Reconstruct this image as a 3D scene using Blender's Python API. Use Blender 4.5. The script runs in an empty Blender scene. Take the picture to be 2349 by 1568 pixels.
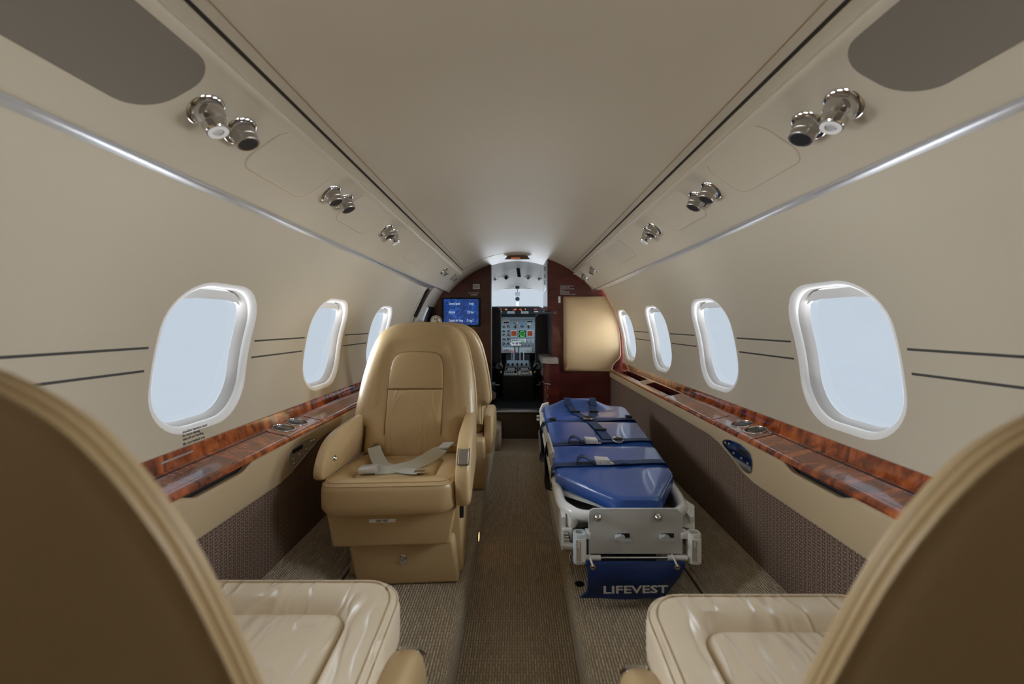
import bpy, bmesh, math, random
from mathutils import Vector, Matrix
random.seed(11)
S = bpy.context.scene
COL = S.collection
EYE = 0.90                       # eye height above the aisle floor; heights below are often given from it
def Z(r): return EYE + r
R_ = math.radians

# ------------------------------------------------------------------ camera, sky, lamps, exposure
cd = bpy.data.cameras.new('camera'); cam = bpy.data.objects.new('camera', cd); COL.objects.link(cam)
cam.location = (0, 0, EYE); cam.rotation_euler = (R_(90), 0, 0)
cd.sensor_width = 36; cd.lens = 36 * 950 / 2349; cd.shift_x = -0.00532; cd.shift_y = -0.01788
cd.clip_start = 0.02; cd.clip_end = 100
cd.dof.use_dof = True; cd.dof.focus_distance = 1.9; cd.dof.aperture_fstop = 3.5
S.camera = cam
w = bpy.data.worlds.new('sky'); S.world = w; w.use_nodes = True
bg = w.node_tree.nodes['Background']
bg.inputs['Color'].default_value = (0.56, 0.645, 0.735, 1); bg.inputs['Strength'].default_value = 1.0
S.view_settings.view_transform = 'Standard'; S.view_settings.look = 'None'
S.view_settings.exposure = 0.0; S.view_settings.gamma = 1.0; S.view_settings.use_curve_mapping = False
S.cycles.use_denoising = True
S.cycles.max_bounces = 10; S.cycles.diffuse_bounces = 6; S.cycles.transparent_max_bounces = 12
S.cycles.caustics_reflective = False; S.cycles.caustics_refractive = False
S.cycles.sample_clamp_indirect = 4.0

WIN_R = [0.994 + 0.637 * n for n in range(-2, 4)]
WIN_L = [1.040 + 0.635 * n for n in range(-2, 3)]
def area(name, loc, aim, sx, sy, power, col, spread=180):
    l = bpy.data.lights.new(name, 'AREA'); l.shape = 'RECTANGLE'; l.size = sx; l.size_y = sy
    l.energy = power; l.color = col; l.spread = R_(spread)
    o = bpy.data.objects.new(name, l); COL.objects.link(o); o.location = loc
    o.rotation_euler = (Vector(aim) - Vector(loc)).to_track_quat('-Z', 'Y').to_euler()
    return o
DAY = (0.86, 0.93, 1.0)
# unseen area lamps added outside the aircraft to strengthen the light from the windows
for sgn in (1, -1):
    area('side_daylight_fill', (sgn * 6.0, 2.1, Z(0.8)), (0, 2.1, Z(0.5)), 6.8, 5.5, 2150, DAY)  # added lamp panel out of view, boosts the sky light through the windows
    area('low_side_fill', (sgn * 2.6, 2.6, Z(-1.5)), (sgn * 1.3, 2.6, Z(-0.2)), 5.8, 3.2, 480, (0.96, 0.97, 1.0))  # added lamp below window height, lifts the ceiling brightness
area('windscreen_fill', (0, 6.5, Z(-0.1)), (0, 3.0, Z(0.25)), 3.0, 0.6, 38, DAY)  # added lamp hidden below the glareshield, brightens the front of the ceiling
area('aft_warm_fill', (0, -1.3, Z(0.50)), (0, 0.4, Z(-0.4)), 0.5, 0.2, 0.3, (1.0, 0.88, 0.72))  # added warm fill light behind the camera

# ------------------------------------------------------------------ materials
MATS = {}
def P(name, col, rough=0.5, metal=0.0, coat=0.0, spec=0.5, bump=None, var=None, emit=None, emit_s=1.0, sheen=0.0):
    m = bpy.data.materials.new(name); m.use_nodes = True; nt = m.node_tree; b = nt.nodes['Principled BSDF']
    b.inputs['Base Color'].default_value = (*col, 1); b.inputs['Roughness'].default_value = rough
    b.inputs['Metallic'].default_value = metal; b.inputs['Coat Weight'].default_value = coat
    b.inputs['Coat Roughness'].default_value = 0.05; b.inputs['Specular IOR Level'].default_value = spec
    b.inputs['Sheen Weight'].default_value = sheen
    if emit:
        b.inputs['Emission Color'].default_value = (*emit, 1); b.inputs['Emission Strength'].default_value = emit_s
    tc = nt.nodes.new('ShaderNodeTexCoord')
    if var:
        n = nt.nodes.new('ShaderNodeTexNoise'); n.inputs['Scale'].default_value = var[0]; n.inputs['Detail'].default_value = 4
        nt.links.new(tc.outputs['Object'], n.inputs['Vector'])
        r = nt.nodes.new('ShaderNodeValToRGB'); k = var[1]
        r.color_ramp.elements[0].color = (*[c * (1 - k) for c in col], 1); r.color_ramp.elements[0].position = 0.3
        r.color_ramp.elements[1].color = (*[min(1, c * (1 + k)) for c in col], 1); r.color_ramp.elements[1].position = 0.7
        nt.links.new(n.outputs['Fac'], r.inputs['Fac']); nt.links.new(r.outputs['Color'], b.inputs['Base Color'])
    if bump:
        prev = None
        for (sc, st, dist) in bump:
            n = nt.nodes.new('ShaderNodeTexNoise'); n.inputs['Scale'].default_value = sc; n.inputs['Detail'].default_value = 3
            nt.links.new(tc.outputs['Object'], n.inputs['Vector'])
            bp = nt.nodes.new('ShaderNodeBump'); bp.inputs['Strength'].default_value = st; bp.inputs['Distance'].default_value = dist
            nt.links.new(n.outputs['Fac'], bp.inputs['Height'])
            if prev: nt.links.new(prev.outputs['Normal'], bp.inputs['Normal'])
            prev = bp
        nt.links.new(prev.outputs['Normal'], b.inputs['Normal'])
    MATS[name] = m
    return m
liner = P('liner', (0.565, 0.505, 0.395), 0.36, bump=[(900, 0.08, 0.0005)])
liner_white = P('liner_white', (0.74, 0.75, 0.74), 0.5)
felt = P('felt', (0.19, 0.165, 0.13), 0.9, bump=[(1200, 0.3, 0.0005)])
silver = P('silver', (0.70, 0.74, 0.80), 0.3, 0.8)
chrome = P('chrome', (0.62, 0.61, 0.60), 0.06, 1.0)
satin = P('satin', (0.45, 0.43, 0.40), 0.35, 1.0)
black = P('black', (0.008, 0.008, 0.009), 0.5)
gap = P('gap', (0.02, 0.014, 0.009), 0.7)
leather = P('leather', (0.51, 0.365, 0.19), 0.36, coat=0.12, bump=[(420, 0.12, 0.0006), (14, 0.10, 0.01)])
leather_seam = P('leather_seam', (0.34, 0.235, 0.12), 0.5)
panel_leather = P('panel_leather', (0.47, 0.36, 0.22), 0.5, bump=[(500, 0.08, 0.0005)])
rim_white = P('rim_white', (0.93, 0.93, 0.93), 0.35)
reveal = P('reveal', (0.55, 0.53, 0.51), 0.5)
grey_plate = P('grey_plate', (0.34, 0.34, 0.33), 0.45, bump=[(600, 0.05, 0.0003)])
white_paint = P('white_paint', (0.78, 0.80, 0.80), 0.3, coat=0.3)
blue_vinyl = P('blue_vinyl', (0.026, 0.090, 0.36), 0.30, coat=0.6, bump=[(60, 0.06, 0.004), (700, 0.05, 0.0003)])
blue_dark = P('blue_dark', (0.005, 0.026, 0.13), 0.4, bump=[(18, 0.25, 0.02)])
webbing = P('webbing', (0.008, 0.035, 0.11), 0.55, bump=[(900, 0.3, 0.0006)])
belt = P('belt', (0.52, 0.52, 0.47), 0.7, bump=[(900, 0.3, 0.0006)])
brass = P('brass', (0.55, 0.42, 0.20), 0.3, 1.0)
text_black = P('text_black', (0.02, 0.02, 0.02), 0.7)
text_white = P('text_white', (0.62, 0.64, 0.66), 0.6)
label_white = P('label_white', (0.85, 0.86, 0.87), 0.6)
pinstripe = P('pinstripe', (0.05, 0.048, 0.045), 0.6)
black_leather = P('black_leather', (0.012, 0.014, 0.017), 0.45, bump=[(300, 0.1, 0.0006)])
dark_trim = P('dark_trim', (0.018, 0.026, 0.034), 0.5)
cockpit_grey = P('cockpit_grey', (0.25, 0.34, 0.41), 0.5)
cockpit_light = P('cockpit_light', (0.54, 0.60, 0.64), 0.5)
lever_white = P('lever_white', (0.72, 0.74, 0.76), 0.35)
cockpit_carpet = P('cockpit_carpet', (0.02, 0.032, 0.042), 0.9)
rail_steel = P('rail_steel', (0.6, 0.65, 0.7), 0.25, 1.0)
fleece = P('fleece', (0.36, 0.42, 0.45), 0.95, bump=[(120, 0.6, 0.006)])
riser_brown = P('riser_brown', (0.085, 0.062, 0.042), 0.85)
red_lamp = P('red_lamp', (0.3, 0.02, 0.02), 0.4, emit=(1.0, 0.10, 0.08), emit_s=0.4)
amber_lamp = P('amber_lamp', (0.4, 0.15, 0.02), 0.4, emit=(1.0, 0.42, 0.10), emit_s=0.5)
green_lamp = P('green_lamp', (0.02, 0.3, 0.05), 0.4, emit=(0.05, 0.8, 0.12), emit_s=0.6)
red_plastic = P('red_plastic', (0.35, 0.03, 0.03), 0.4)
pink_card = P('pink_card', (0.55, 0.42, 0.40), 0.6)

def nodes_of(name, rough=0.5, coat=0.0):
    m = bpy.data.materials.new(name); m.use_nodes = True; nt = m.node_tree; b = nt.nodes['Principled BSDF']
    b.inputs['Roughness'].default_value = rough; b.inputs['Coat Weight'].default_value = coat; b.inputs['Coat Roughness'].default_value = 0.03
    tc = nt.nodes.new('ShaderNodeTexCoord'); MATS[name] = m
    def N(t, **kw):
        n = nt.nodes.new(t)
        for k, v in kw.items():
            if k in ('operation', 'wave_type', 'bands_direction', 'blend_type', 'data_type', 'offset', 'wave_profile'): setattr(n, k, v)
            else: n.inputs[k].default_value = v
        return n
    def M(op, a, c=None):
        n = nt.nodes.new('ShaderNodeMath'); n.operation = op
        for i, x in enumerate((a, c)):
            if x is None: continue
            if isinstance(x, (int, float)): n.inputs[i].default_value = x
            else: nt.links.new(x, n.inputs[i])
        return n.outputs[0]
    def mix(f, a, c):
        n = nt.nodes.new('ShaderNodeMix'); n.data_type = 'RGBA'
        for i, x in ((0, f), (6, a), (7, c)):
            if isinstance(x, tuple): n.inputs[i].default_value = (*x, 1)
            elif isinstance(x, (int, float)): n.inputs[i].default_value = x
            else: nt.links.new(x, n.inputs[i])
        return n.outputs[2]
    return m, nt, b, tc, N, M, mix

def make_wood(name, stops, scale, axis_scale, rough, coat, distort=4.0):
    m, nt, b, tc, N, M, mix = nodes_of(name, rough, coat)
    mp = nt.nodes.new('ShaderNodeMapping'); mp.inputs['Scale'].default_value = axis_scale
    nt.links.new(tc.outputs['Object'], mp.inputs['Vector'])
    nz = N('ShaderNodeTexNoise', Scale=scale, Detail=5.0, Distortion=distort); nt.links.new(mp.outputs['Vector'], nz.inputs['Vector'])
    n2 = N('ShaderNodeTexNoise', Scale=scale * 7, Detail=3.0, Distortion=1.0); nt.links.new(mp.outputs['Vector'], n2.inputs['Vector'])
    f = M('ADD', M('MULTIPLY', nz.outputs['Fac'], 0.8), M('MULTIPLY', n2.outputs['Fac'], 0.2))
    r = nt.nodes.new('ShaderNodeValToRGB'); nt.links.new(f, r.inputs['Fac'])
    e = r.color_ramp.elements
    e[0].position = stops[0][0]; e[0].color = (*stops[0][1], 1); e[1].position = stops[-1][0]; e[1].color = (*stops[-1][1], 1)
    for p_, c_ in stops[1:-1]:
        x = e.new(p_); x.color = (*c_, 1)
    nt.links.new(r.outputs['Color'], b.inputs['Base Color'])
    return m
wood = make_wood('ledge_wood', [(0.34, (0.055, 0.012, 0.005)), (0.46, (0.20, 0.040, 0.012)), (0.56, (0.38, 0.085, 0.022)), (0.68, (0.55, 0.17, 0.05))],
                 9.0, (0.7, 2.2, 1.2), 0.14, 1.0, 1.2)
dark_wood = make_wood('bulkhead_wood', [(0.3, (0.055, 0.009, 0.008)), (0.52, (0.085, 0.013, 0.011)), (0.7, (0.125, 0.022, 0.015))],
                      4.0, (1.0, 1.0, 3.0), 0.25, 0.6, 1.0)

def make_carpet():
    m, nt, b, tc, N, M, mix = nodes_of('carpet', 0.95)
    sp = nt.nodes.new('ShaderNodeSeparateXYZ'); nt.links.new(tc.outputs['Object'], sp.inputs[0])
    cb = nt.nodes.new('ShaderNodeCombineXYZ')
    nt.links.new(sp.outputs['Y'], cb.inputs['X']); nt.links.new(M('ADD', M('ABSOLUTE', sp.outputs['X']), sp.outputs['Z']), cb.inputs['Y'])
    br = N('ShaderNodeTexBrick', Scale=1.0); br.offset = 0.5
    br.inputs['Brick Width'].default_value = 0.0240; br.inputs['Row Height'].default_value = 0.0074
    br.inputs['Mortar Size'].default_value = 0.0034; br.inputs['Mortar Smooth'].default_value = 1.0
    br.inputs['Color1'].default_value = (0.66, 0.56, 0.40, 1); br.inputs['Color2'].default_value = (0.44, 0.36, 0.24, 1)
    br.inputs['Mortar'].default_value = (0.29, 0.23, 0.15, 1)
    nt.links.new(cb.outputs[0], br.inputs['Vector']); nt.links.new(br.outputs['Color'], b.inputs['Base Color'])
    bp = N('ShaderNodeBump', Strength=0.8, Distance=0.003); bp.invert = True
    nt.links.new(br.outputs['Fac'], bp.inputs['Height']); nt.links.new(bp.outputs['Normal'], b.inputs['Normal'])
    b.inputs['Sheen Weight'].default_value = 0.3
    return m
carpet = make_carpet()

def make_fabric():
    m, nt, b, tc, N, M, mix = nodes_of('sidewall_fabric', 0.9)
    sp = nt.nodes.new('ShaderNodeSeparateXYZ'); nt.links.new(tc.outputs['Object'], sp.inputs[0])
    s = 1 / 0.0152
    u = M('SUBTRACT', M('FRACT', M('ADD', M('MULTIPLY', sp.outputs['Y'], s), 50.0)), 0.5)
    v = M('SUBTRACT', M('FRACT', M('ADD', M('MULTIPLY', sp.outputs['Z'], s), 50.0)), 0.5)
    r = M('SQRT', M('ADD', M('MULTIPLY', u, u), M('MULTIPLY', v, v)))
    d = M('MINIMUM', M('ABSOLUTE', M('SUBTRACT', u, v)), M('ABSOLUTE', M('ADD', u, v)))
    star = M('MULTIPLY', M('LESS_THAN', d, 0.12), M('LESS_THAN', r, 0.42))
    dot = M('LESS_THAN', r, 0.10)
    du = M('SUBTRACT', 0.5, M('ABSOLUTE', u))
    rr = M('SQRT', M('ADD', M('MULTIPLY', v, v), M('MULTIPLY', du, du)))
    u2 = M('ABSOLUTE', M('SUBTRACT', M('ABSOLUTE', v), 0.36))
    red = M('LESS_THAN', M('SQRT', M('ADD', M('MULTIPLY', u, u), M('MULTIPLY', u2, u2))), 0.19)
    c = mix(red, (0.175, 0.13, 0.095), (0.18, 0.075, 0.048))
    c = mix(star, c, (0.018, 0.013, 0.012)); c = mix(dot, c, (0.5, 0.45, 0.38))
    nt.links.new(c, b.inputs['Base Color'])
    return m
fabric = make_fabric()

def make_wrinkled(name='lit_worn_leather', rough=0.37, col=(0.68, 0.575, 0.425), sc=(3.2, 1.0, 1.0), rot=24, strength=0.6, freq=8.0):
    # seat-top leather that has been sat on: long folds over the fine grain
    m, nt, b, tc, N, M, mix = nodes_of(name, rough)
    b.inputs['Base Color'].default_value = (*col, 1)
    mp = nt.nodes.new('ShaderNodeMapping'); mp.inputs['Scale'].default_value = sc; mp.inputs['Rotation'].default_value = (0, 0, R_(rot))
    nt.links.new(tc.outputs['Object'], mp.inputs['Vector'])
    n1 = N('ShaderNodeTexNoise', Scale=freq, Detail=1.0, Distortion=0.5); nt.links.new(mp.outputs['Vector'], n1.inputs['Vector'])
    ridge = M('POWER', M('SUBTRACT', 1.0, M('ABSOLUTE', M('MULTIPLY', M('SUBTRACT', n1.outputs['Fac'], 0.5), 4.0))), 3.0)
    b1 = N('ShaderNodeBump', Strength=strength, Distance=0.006); nt.links.new(ridge, b1.inputs['Height'])
    n2 = N('ShaderNodeTexNoise', Scale=450.0, Detail=2.0); nt.links.new(tc.outputs['Object'], n2.inputs['Vector'])
    b2 = N('ShaderNodeBump', Strength=0.12, Distance=0.0006); nt.links.new(n2.outputs['Fac'], b2.inputs['Height'])
    nt.links.new(b1.outputs['Normal'], b2.inputs['Normal']); nt.links.new(b2.outputs['Normal'], b.inputs['Normal'])
    return m
worn = make_wrinkled()  # creased seat leather, its base colour paled to stand in for strong window light
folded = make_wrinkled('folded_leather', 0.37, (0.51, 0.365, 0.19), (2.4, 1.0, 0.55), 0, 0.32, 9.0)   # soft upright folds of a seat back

def make_glass():
    m = bpy.data.materials.new('pane_glass'); m.use_nodes = True; nt = m.node_tree
    for n in list(nt.nodes): nt.nodes.remove(n)
    o = nt.nodes.new('ShaderNodeOutputMaterial'); t = nt.nodes.new('ShaderNodeBsdfTransparent'); g = nt.nodes.new('ShaderNodeBsdfGlossy')
    g.inputs['Roughness'].default_value = 0.02; mx0 = 0.05
    mx = nt.nodes.new('ShaderNodeMixShader'); mx.inputs[0].default_value = mx0; nt.links.new(t.outputs[0], mx.inputs[1]); nt.links.new(g.outputs[0], mx.inputs[2])
    nt.links.new(mx.outputs[0], o.inputs[0]); return m
glass = make_glass()

def make_screen():
    m, nt, b, tc, N, M, mix = nodes_of('monitor_picture', 0.15)
    nz = N('ShaderNodeTexNoise', Scale=22.0, Detail=6.0, Distortion=1.6); nt.links.new(tc.outputs['Object'], nz.inputs['Vector'])
    r = nt.nodes.new('ShaderNodeValToRGB'); nt.links.new(nz.outputs['Fac'], r.inputs['Fac'])
    e = r.color_ramp.elements; e[0].position = 0.35; e[0].color = (0.01, 0.03, 0.12, 1); e[1].position = 0.75; e[1].color = (0.04, 0.14, 0.55, 1)
    x = e.new(0.55); x.color = (0.008, 0.055, 0.26, 1)
    b.inputs['Base Color'].default_value = (0.01, 0.01, 0.01, 1)
    nt.links.new(r.outputs['Color'], b.inputs['Emission Color']); b.inputs['Emission Strength'].default_value = 0.8
    return m
screen_mat = make_screen()
screen_text = P('screen_text', (0.1, 0.1, 0.1), 0.5, emit=(0.55, 0.68, 0.85), emit_s=0.9)

# ------------------------------------------------------------------ mesh helpers
def obj(name, bm, m, parent=None, label=None, smooth=True, angle=38, face=None):
    me = bpy.data.meshes.new(name)
    if face is None: bmesh.ops.recalc_face_normals(bm, faces=bm.faces)
    else:                                                # open sheets: turn every face towards face(centre)
        bm.normal_update()
        for f in bm.faces:
            if f.normal.dot(face(f.calc_center_median())) < 0: f.normal_flip()
    bm.to_mesh(me); bm.free()
    me.materials.append(m)
    if smooth:
        for p in me.polygons: p.use_smooth = True
        me.set_sharp_from_angle(angle=R_(angle))
    o = bpy.data.objects.new(name, me); COL.objects.link(o)
    if parent is not None:
        o.parent = parent
        if parent.get('_world'): o.location = -parent.location
    if label: o['label'] = label
    return o
def thing(name, label, cat, loc=(0, 0, 0), group=None, rotz=0.0, world=True):
    o = bpy.data.objects.new(name, None); COL.objects.link(o); o.empty_display_size = 0.05
    o.location = loc; o.rotation_euler = (0, 0, rotz); o['label'] = label; o['category'] = cat
    if group: o['group'] = group
    if world: o['_world'] = 1
    return o
def struct(o, label=None):
    o['kind'] = 'structure'
    if label: o['label'] = label
    return o
def tag(o, label, cat, group=None):
    o['label'] = label; o['category'] = cat
    if group: o['group'] = group
    return o
def BM(): return bmesh.new()
def loft(bm, loops, cap=True, closed=True):
    vs = [[bm.verts.new(p) for p in lp] for lp in loops]
    n = len(vs[0])
    for a, c in zip(vs, vs[1:]):
        for i in range(n if closed else n - 1):
            j = (i + 1) % n
            bm.faces.new((a[i], a[j], c[j], c[i]))
    if cap and closed:
        bm.faces.new(vs[0][::-1]); bm.faces.new(vs[-1])
    return vs
def prism(bm, prof, y0, y1, steps=1):
    loft(bm, [[(x, y0 + (y1 - y0) * k / steps, z) for x, z in prof] for k in range(steps + 1)])
def box(bm, lo, hi, bev=0.0, seg=2):
    vs = [bm.verts.new((x, y, z)) for x in (lo[0], hi[0]) for y in (lo[1], hi[1]) for z in (lo[2], hi[2])]
    fs = [bm.faces.new([vs[i] for i in q]) for q in ((0, 1, 3, 2), (4, 6, 7, 5), (0, 4, 5, 1), (2, 3, 7, 6), (0, 2, 6, 4), (1, 5, 7, 3))]
    if bev > 0:
        es = list({e for f in fs for e in f.edges})
        bmesh.ops.bevel(bm, geom=es, offset=bev, segments=seg, profile=0.5, affect='EDGES')
def hexa(bm, c8, bev=0.0, seg=2):
    vs = [bm.verts.new(p) for p in c8]      # order: x0y0z0 x0y0z1 x0y1z0 x0y1z1 x1...
    fs = [bm.faces.new([vs[i] for i in q]) for q in ((0, 1, 3, 2), (4, 6, 7, 5), (0, 4, 5, 1), (2, 3, 7, 6), (0, 2, 6, 4), (1, 5, 7, 3))]
    if bev > 0:
        bmesh.ops.bevel(bm, geom=list({e for f in fs for e in f.edges}), offset=bev, segments=seg, profile=0.5, affect='EDGES')
def tube(bm, pts, r, n=10, closed=False):
    pts = [Vector(p) for p in pts]; loops = []; N = len(pts); up = None
    for i, p in enumerate(pts):
        a = pts[(i - 1) % N] if (closed or i > 0) else p
        c = pts[(i + 1) % N] if (closed or i < N - 1) else p
        t = (c - a).normalized()
        if up is None:
            up = Vector((0, 0, 1)) if abs(t.z) < 0.9 else Vector((1, 0, 0))
        s = t.cross(up).normalized(); up = s.cross(t).normalized()
        rr = r[i] if isinstance(r, (list, tuple)) else r
        loops.append([p + rr * (math.cos(2 * math.pi * k / n) * s + math.sin(2 * math.pi * k / n) * up) for k in range(n)])
    if closed:
        vs = loft(bm, loops, cap=False)
        a, c = vs[-1], vs[0]
        best = min(range(n), key=lambda q: (a[0].co - c[q].co).length)
        for i in range(n):
            bm.faces.new((a[i], a[(i + 1) % n], c[(i + 1 + best) % n], c[(i + best) % n]))
    else: loft(bm, loops)
def lathe(bm, prof, M=Matrix(), n=24):
    loops = [[M @ Vector((r * math.cos(2 * math.pi * k / n), r * math.sin(2 * math.pi * k / n), h)) for k in range(n)] for r, h in prof]
    loft(bm, loops)
def frame(origin, axis, up=(0, 1, 0)):
    z = Vector(axis).normalized(); x = Vector(up).cross(z)
    if x.length < 1e-4: x = Vector((1, 0, 0)).cross(z)
    x.normalize(); y = z.cross(x)
    m = Matrix((x, y, z)).transposed().to_4x4(); m.translation = Vector(origin); return m
def rrect(wd, ht, r, n=7, cx=0.0, cy=0.0):
    pts = []
    for (sx, sy, a0) in ((1, 1, 0), (-1, 1, 90), (-1, -1, 180), (1, -1, 270)):
        for k in range(n):
            a = R_(a0 + 90 * k / (n - 1))
            pts.append((cx + sx * (wd / 2 - r) + r * math.cos(a), cy + sy * (ht / 2 - r) + r * math.sin(a)))
    return pts
def inset_poly(pts, d):
    out = []; n = len(pts); ar = sum(pts[i][0] * pts[(i + 1) % n][1] - pts[(i + 1) % n][0] * pts[i][1] for i in range(n))
    sg = 1 if ar > 0 else -1
    for i in range(n):
        a, p, c = pts[i - 1], pts[i], pts[(i + 1) % n]
        e1 = Vector((p[0] - a[0], p[1] - a[1])); e2 = Vector((c[0] - p[0], c[1] - p[1]))
        if e1.length < 1e-7: e1 = e2
        if e2.length < 1e-7: e2 = e1
        n1 = Vector((-e1.y, e1.x)).normalized() * sg; n2 = Vector((-e2.y, e2.x)).normalized() * sg
        m = n1 + n2
        if m.length < 1e-6: m = n1
        m.normalize(); k = d / max(0.35, m.dot(n1))
        out.append((p[0] + m.x * k, p[1] + m.y * k))
    return out
def pad(bm, outline, to3d, rings, dome=0.0, back=True, nfill=3):
    loops2 = [(inset_poly(outline, i) if i else list(outline), c) for i, c in rings]
    last, cl = loops2[-1]
    cx = sum(p[0] for p in last) / len(last); cy = sum(p[1] for p in last) / len(last)
    for k in range(1, nfill + 1):
        t = 1 - k / (nfill + 1)
        loops2.append(([(cx + (p[0] - cx) * t, cy + (p[1] - cy) * t) for p in last], cl + dome * (1 - t * t)))
    vs = loft(bm, [[to3d(a, b, c) for a, b in lp] for lp, c in loops2], cap=False)
    if back: bm.faces.new(vs[0][::-1])
    cv = bm.verts.new(to3d(cx, cy, cl + dome)); l = vs[-1]
    for i in range(len(l)): bm.faces.new((l[i], l[(i + 1) % len(l)], cv))
def padl(bm, loops2, to3d, dome=0.0, back=True, nfill=3):
    loops2 = list(loops2); last, cl = loops2[-1]
    cx = sum(p[0] for p in last) / len(last); cy = sum(p[1] for p in last) / len(last)
    for k in range(1, nfill + 1):
        t = 1 - k / (nfill + 1)
        loops2.append(([(cx + (p[0] - cx) * t, cy + (p[1] - cy) * t) for p in last], cl + dome * (1 - t * t)))
    vs = loft(bm, [[to3d(a, b, c) for a, b in lp] for lp, c in loops2], cap=False)
    if back: bm.faces.new(vs[0][::-1])
    cv = bm.verts.new(to3d(cx, cy, cl + dome)); l = vs[-1]
    for i in range(len(l)): bm.faces.new((l[i], l[(i + 1) % len(l)], cv))
def ribbon(bm, pts, side, wd, th=0.0018):
    """flat strap along pts, width along 'side' (one vector or one per point)"""
    pts = [Vector(p) for p in pts]; loops = []
    for i, p in enumerate(pts):
        t = (pts[min(i + 1, len(pts) - 1)] - pts[max(i - 1, 0)]).normalized()
        s = Vector(side[i] if isinstance(side[0], (list, tuple, Vector)) else side); s = (s - t * s.dot(t)).normalized(); nn = s.cross(t).normalized()
        loops.append([p + s * wd / 2 + nn * th / 2, p - s * wd / 2 + nn * th / 2, p - s * wd / 2 - nn * th / 2, p + s * wd / 2 - nn * th / 2])
    loft(bm, loops)
def spline(ctrl, n=8):
    """Catmull-Rom through the control points"""
    c = [Vector(p) for p in ctrl]; c = [c[0] * 2 - c[1]] + c + [c[-1] * 2 - c[-2]]; out = []
    for i in range(1, len(c) - 2):
        for k in range(n):
            t = k / n
            out.append(0.5 * ((2 * c[i]) + (c[i + 1] - c[i - 1]) * t + (2 * c[i - 1] - 5 * c[i] + 4 * c[i + 1] - c[i + 2]) * t * t + (3 * c[i] - c[i - 1] - 3 * c[i + 1] + c[i + 2]) * t ** 3))
    out.append(c[-2]); return out
def text(name, body, size, m4, m, parent=None, align='LEFT', squeeze=1.0, depth=0.0003, bold=0.0):
    cu = bpy.data.curves.new(name, 'FONT'); cu.body = body; cu.size = size; cu.align_x = align; cu.extrude = depth; cu.offset = bold
    cu.resolution_u = 2
    t = bpy.data.objects.new(name, cu); COL.objects.link(t)
    dg = bpy.context.evaluated_depsgraph_get(); me = bpy.data.meshes.new_from_object(t.evaluated_get(dg))
    bpy.data.objects.remove(t); bpy.data.curves.remove(cu)
    me.transform(m4 @ Matrix.Diagonal((squeeze, 1, 1, 1))); me.name = name
    me.materials.clear(); me.materials.append(m)
    o = bpy.data.objects.new(name, me); COL.objects.link(o)
    if parent is not None:
        o.parent = parent
        if parent.get('_world'): o.location = -parent.location
    return o
def axes(origin, xdir, ydir):
    x = Vector(xdir).normalized(); z = x.cross(Vector(ydir)).normalized(); y = z.cross(x)
    m = Matrix((x, y, z)).transposed().to_4x4(); m.translation = Vector(origin); return m
def interp(tab, x):
    if x <= tab[0][0]: return tab[0][1]
    for (a, fa), (b, fb) in zip(tab, tab[1:]):
        if x <= b: return fa + (fb - fa) * (x - a) / (b - a)
    return tab[-1][1]

# ------------------------------------------------------------------ cabin shell
RAD, CZ = 0.79, Z(-0.22)
def cyl(s, th, y, off=0.0):           # point on the liner: side, angle above the horizontal, station; off = outwards
    return (s * (RAD + off) * math.cos(th), y, CZ + (RAD + off) * math.sin(th))
def taper(y): return interp([(1.8, 1.0), (3.05, 0.91), (3.56, 0.94)], y)     # the upper cabin draws in towards the nose
TH_TOP = math.asin((0.2794 + 0.22) / RAD); TH_BOT = math.asin((-0.36 + 0.22) / RAD)
TH_WIN = math.asin((-0.078 + 0.22) / RAD)
def win_outline(wd, ht, n=11):
    r = min(wd, ht) * 0.36
    p = rrect(wd, ht, r, n); out = []
    for i in range(len(p)):                              # straight sides need points too, so that they follow the curve of the wall
        a, b = p[i], p[(i + 1) % len(p)]; k = 1 if i % n != n - 1 else 8
        out += [(a[0] + (b[0] - a[0]) * q / k, a[1] + (b[1] - a[1]) * q / k) for q in range(k)]
    return out
def ring_cell(bm, y0, y1, t0, t1, yc, tc, hole, fn, rings=7):
    """liner cell between a rectangle (station x angle) and a hole; hole in metres about (yc, tc)"""
    n = len(hole); H = [(yc + a, tc + b / RAD) for a, b in hole]
    O = []
    for (a, b) in H:
        dx, dy = a - yc, b - tc; k = 1e9
        if dx > 1e-9: k = min(k, (y1 - yc) / dx)
        if dx < -1e-9: k = min(k, (y0 - yc) / dx)
        if dy > 1e-9: k = min(k, (t1 - tc) / dy)
        if dy < -1e-9: k = min(k, (t0 - tc) / dy)
        O.append([yc + dx * k, tc + dy * k])
    for cx, cy in ((y0, t0), (y0, t1), (y1, t0), (y1, t1)):
        i = min(range(n), key=lambda q: (O[q][0] - cx) ** 2 + ((O[q][1] - cy) * RAD) ** 2); O[i] = [cx, cy]
    loops = []
    for k in range(rings + 1):
        t = k / rings
        loops.append([fn(o[0] + (h[0] - o[0]) * t, o[1] + (h[1] - o[1]) * t) for o, h in zip(O, H)])
    loft(bm, loops, cap=False)
def grid_patch(bm, y0, y1, t0, t1, fn, ny, nt_):
    loft(bm, [[fn(y0 + (y1 - y0) * i / ny, t0 + (t1 - t0) * k / nt_) for k in range(nt_ + 1)] for i in range(ny + 1)], cap=False, closed=False)
BACK_Y = -1.6
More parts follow.
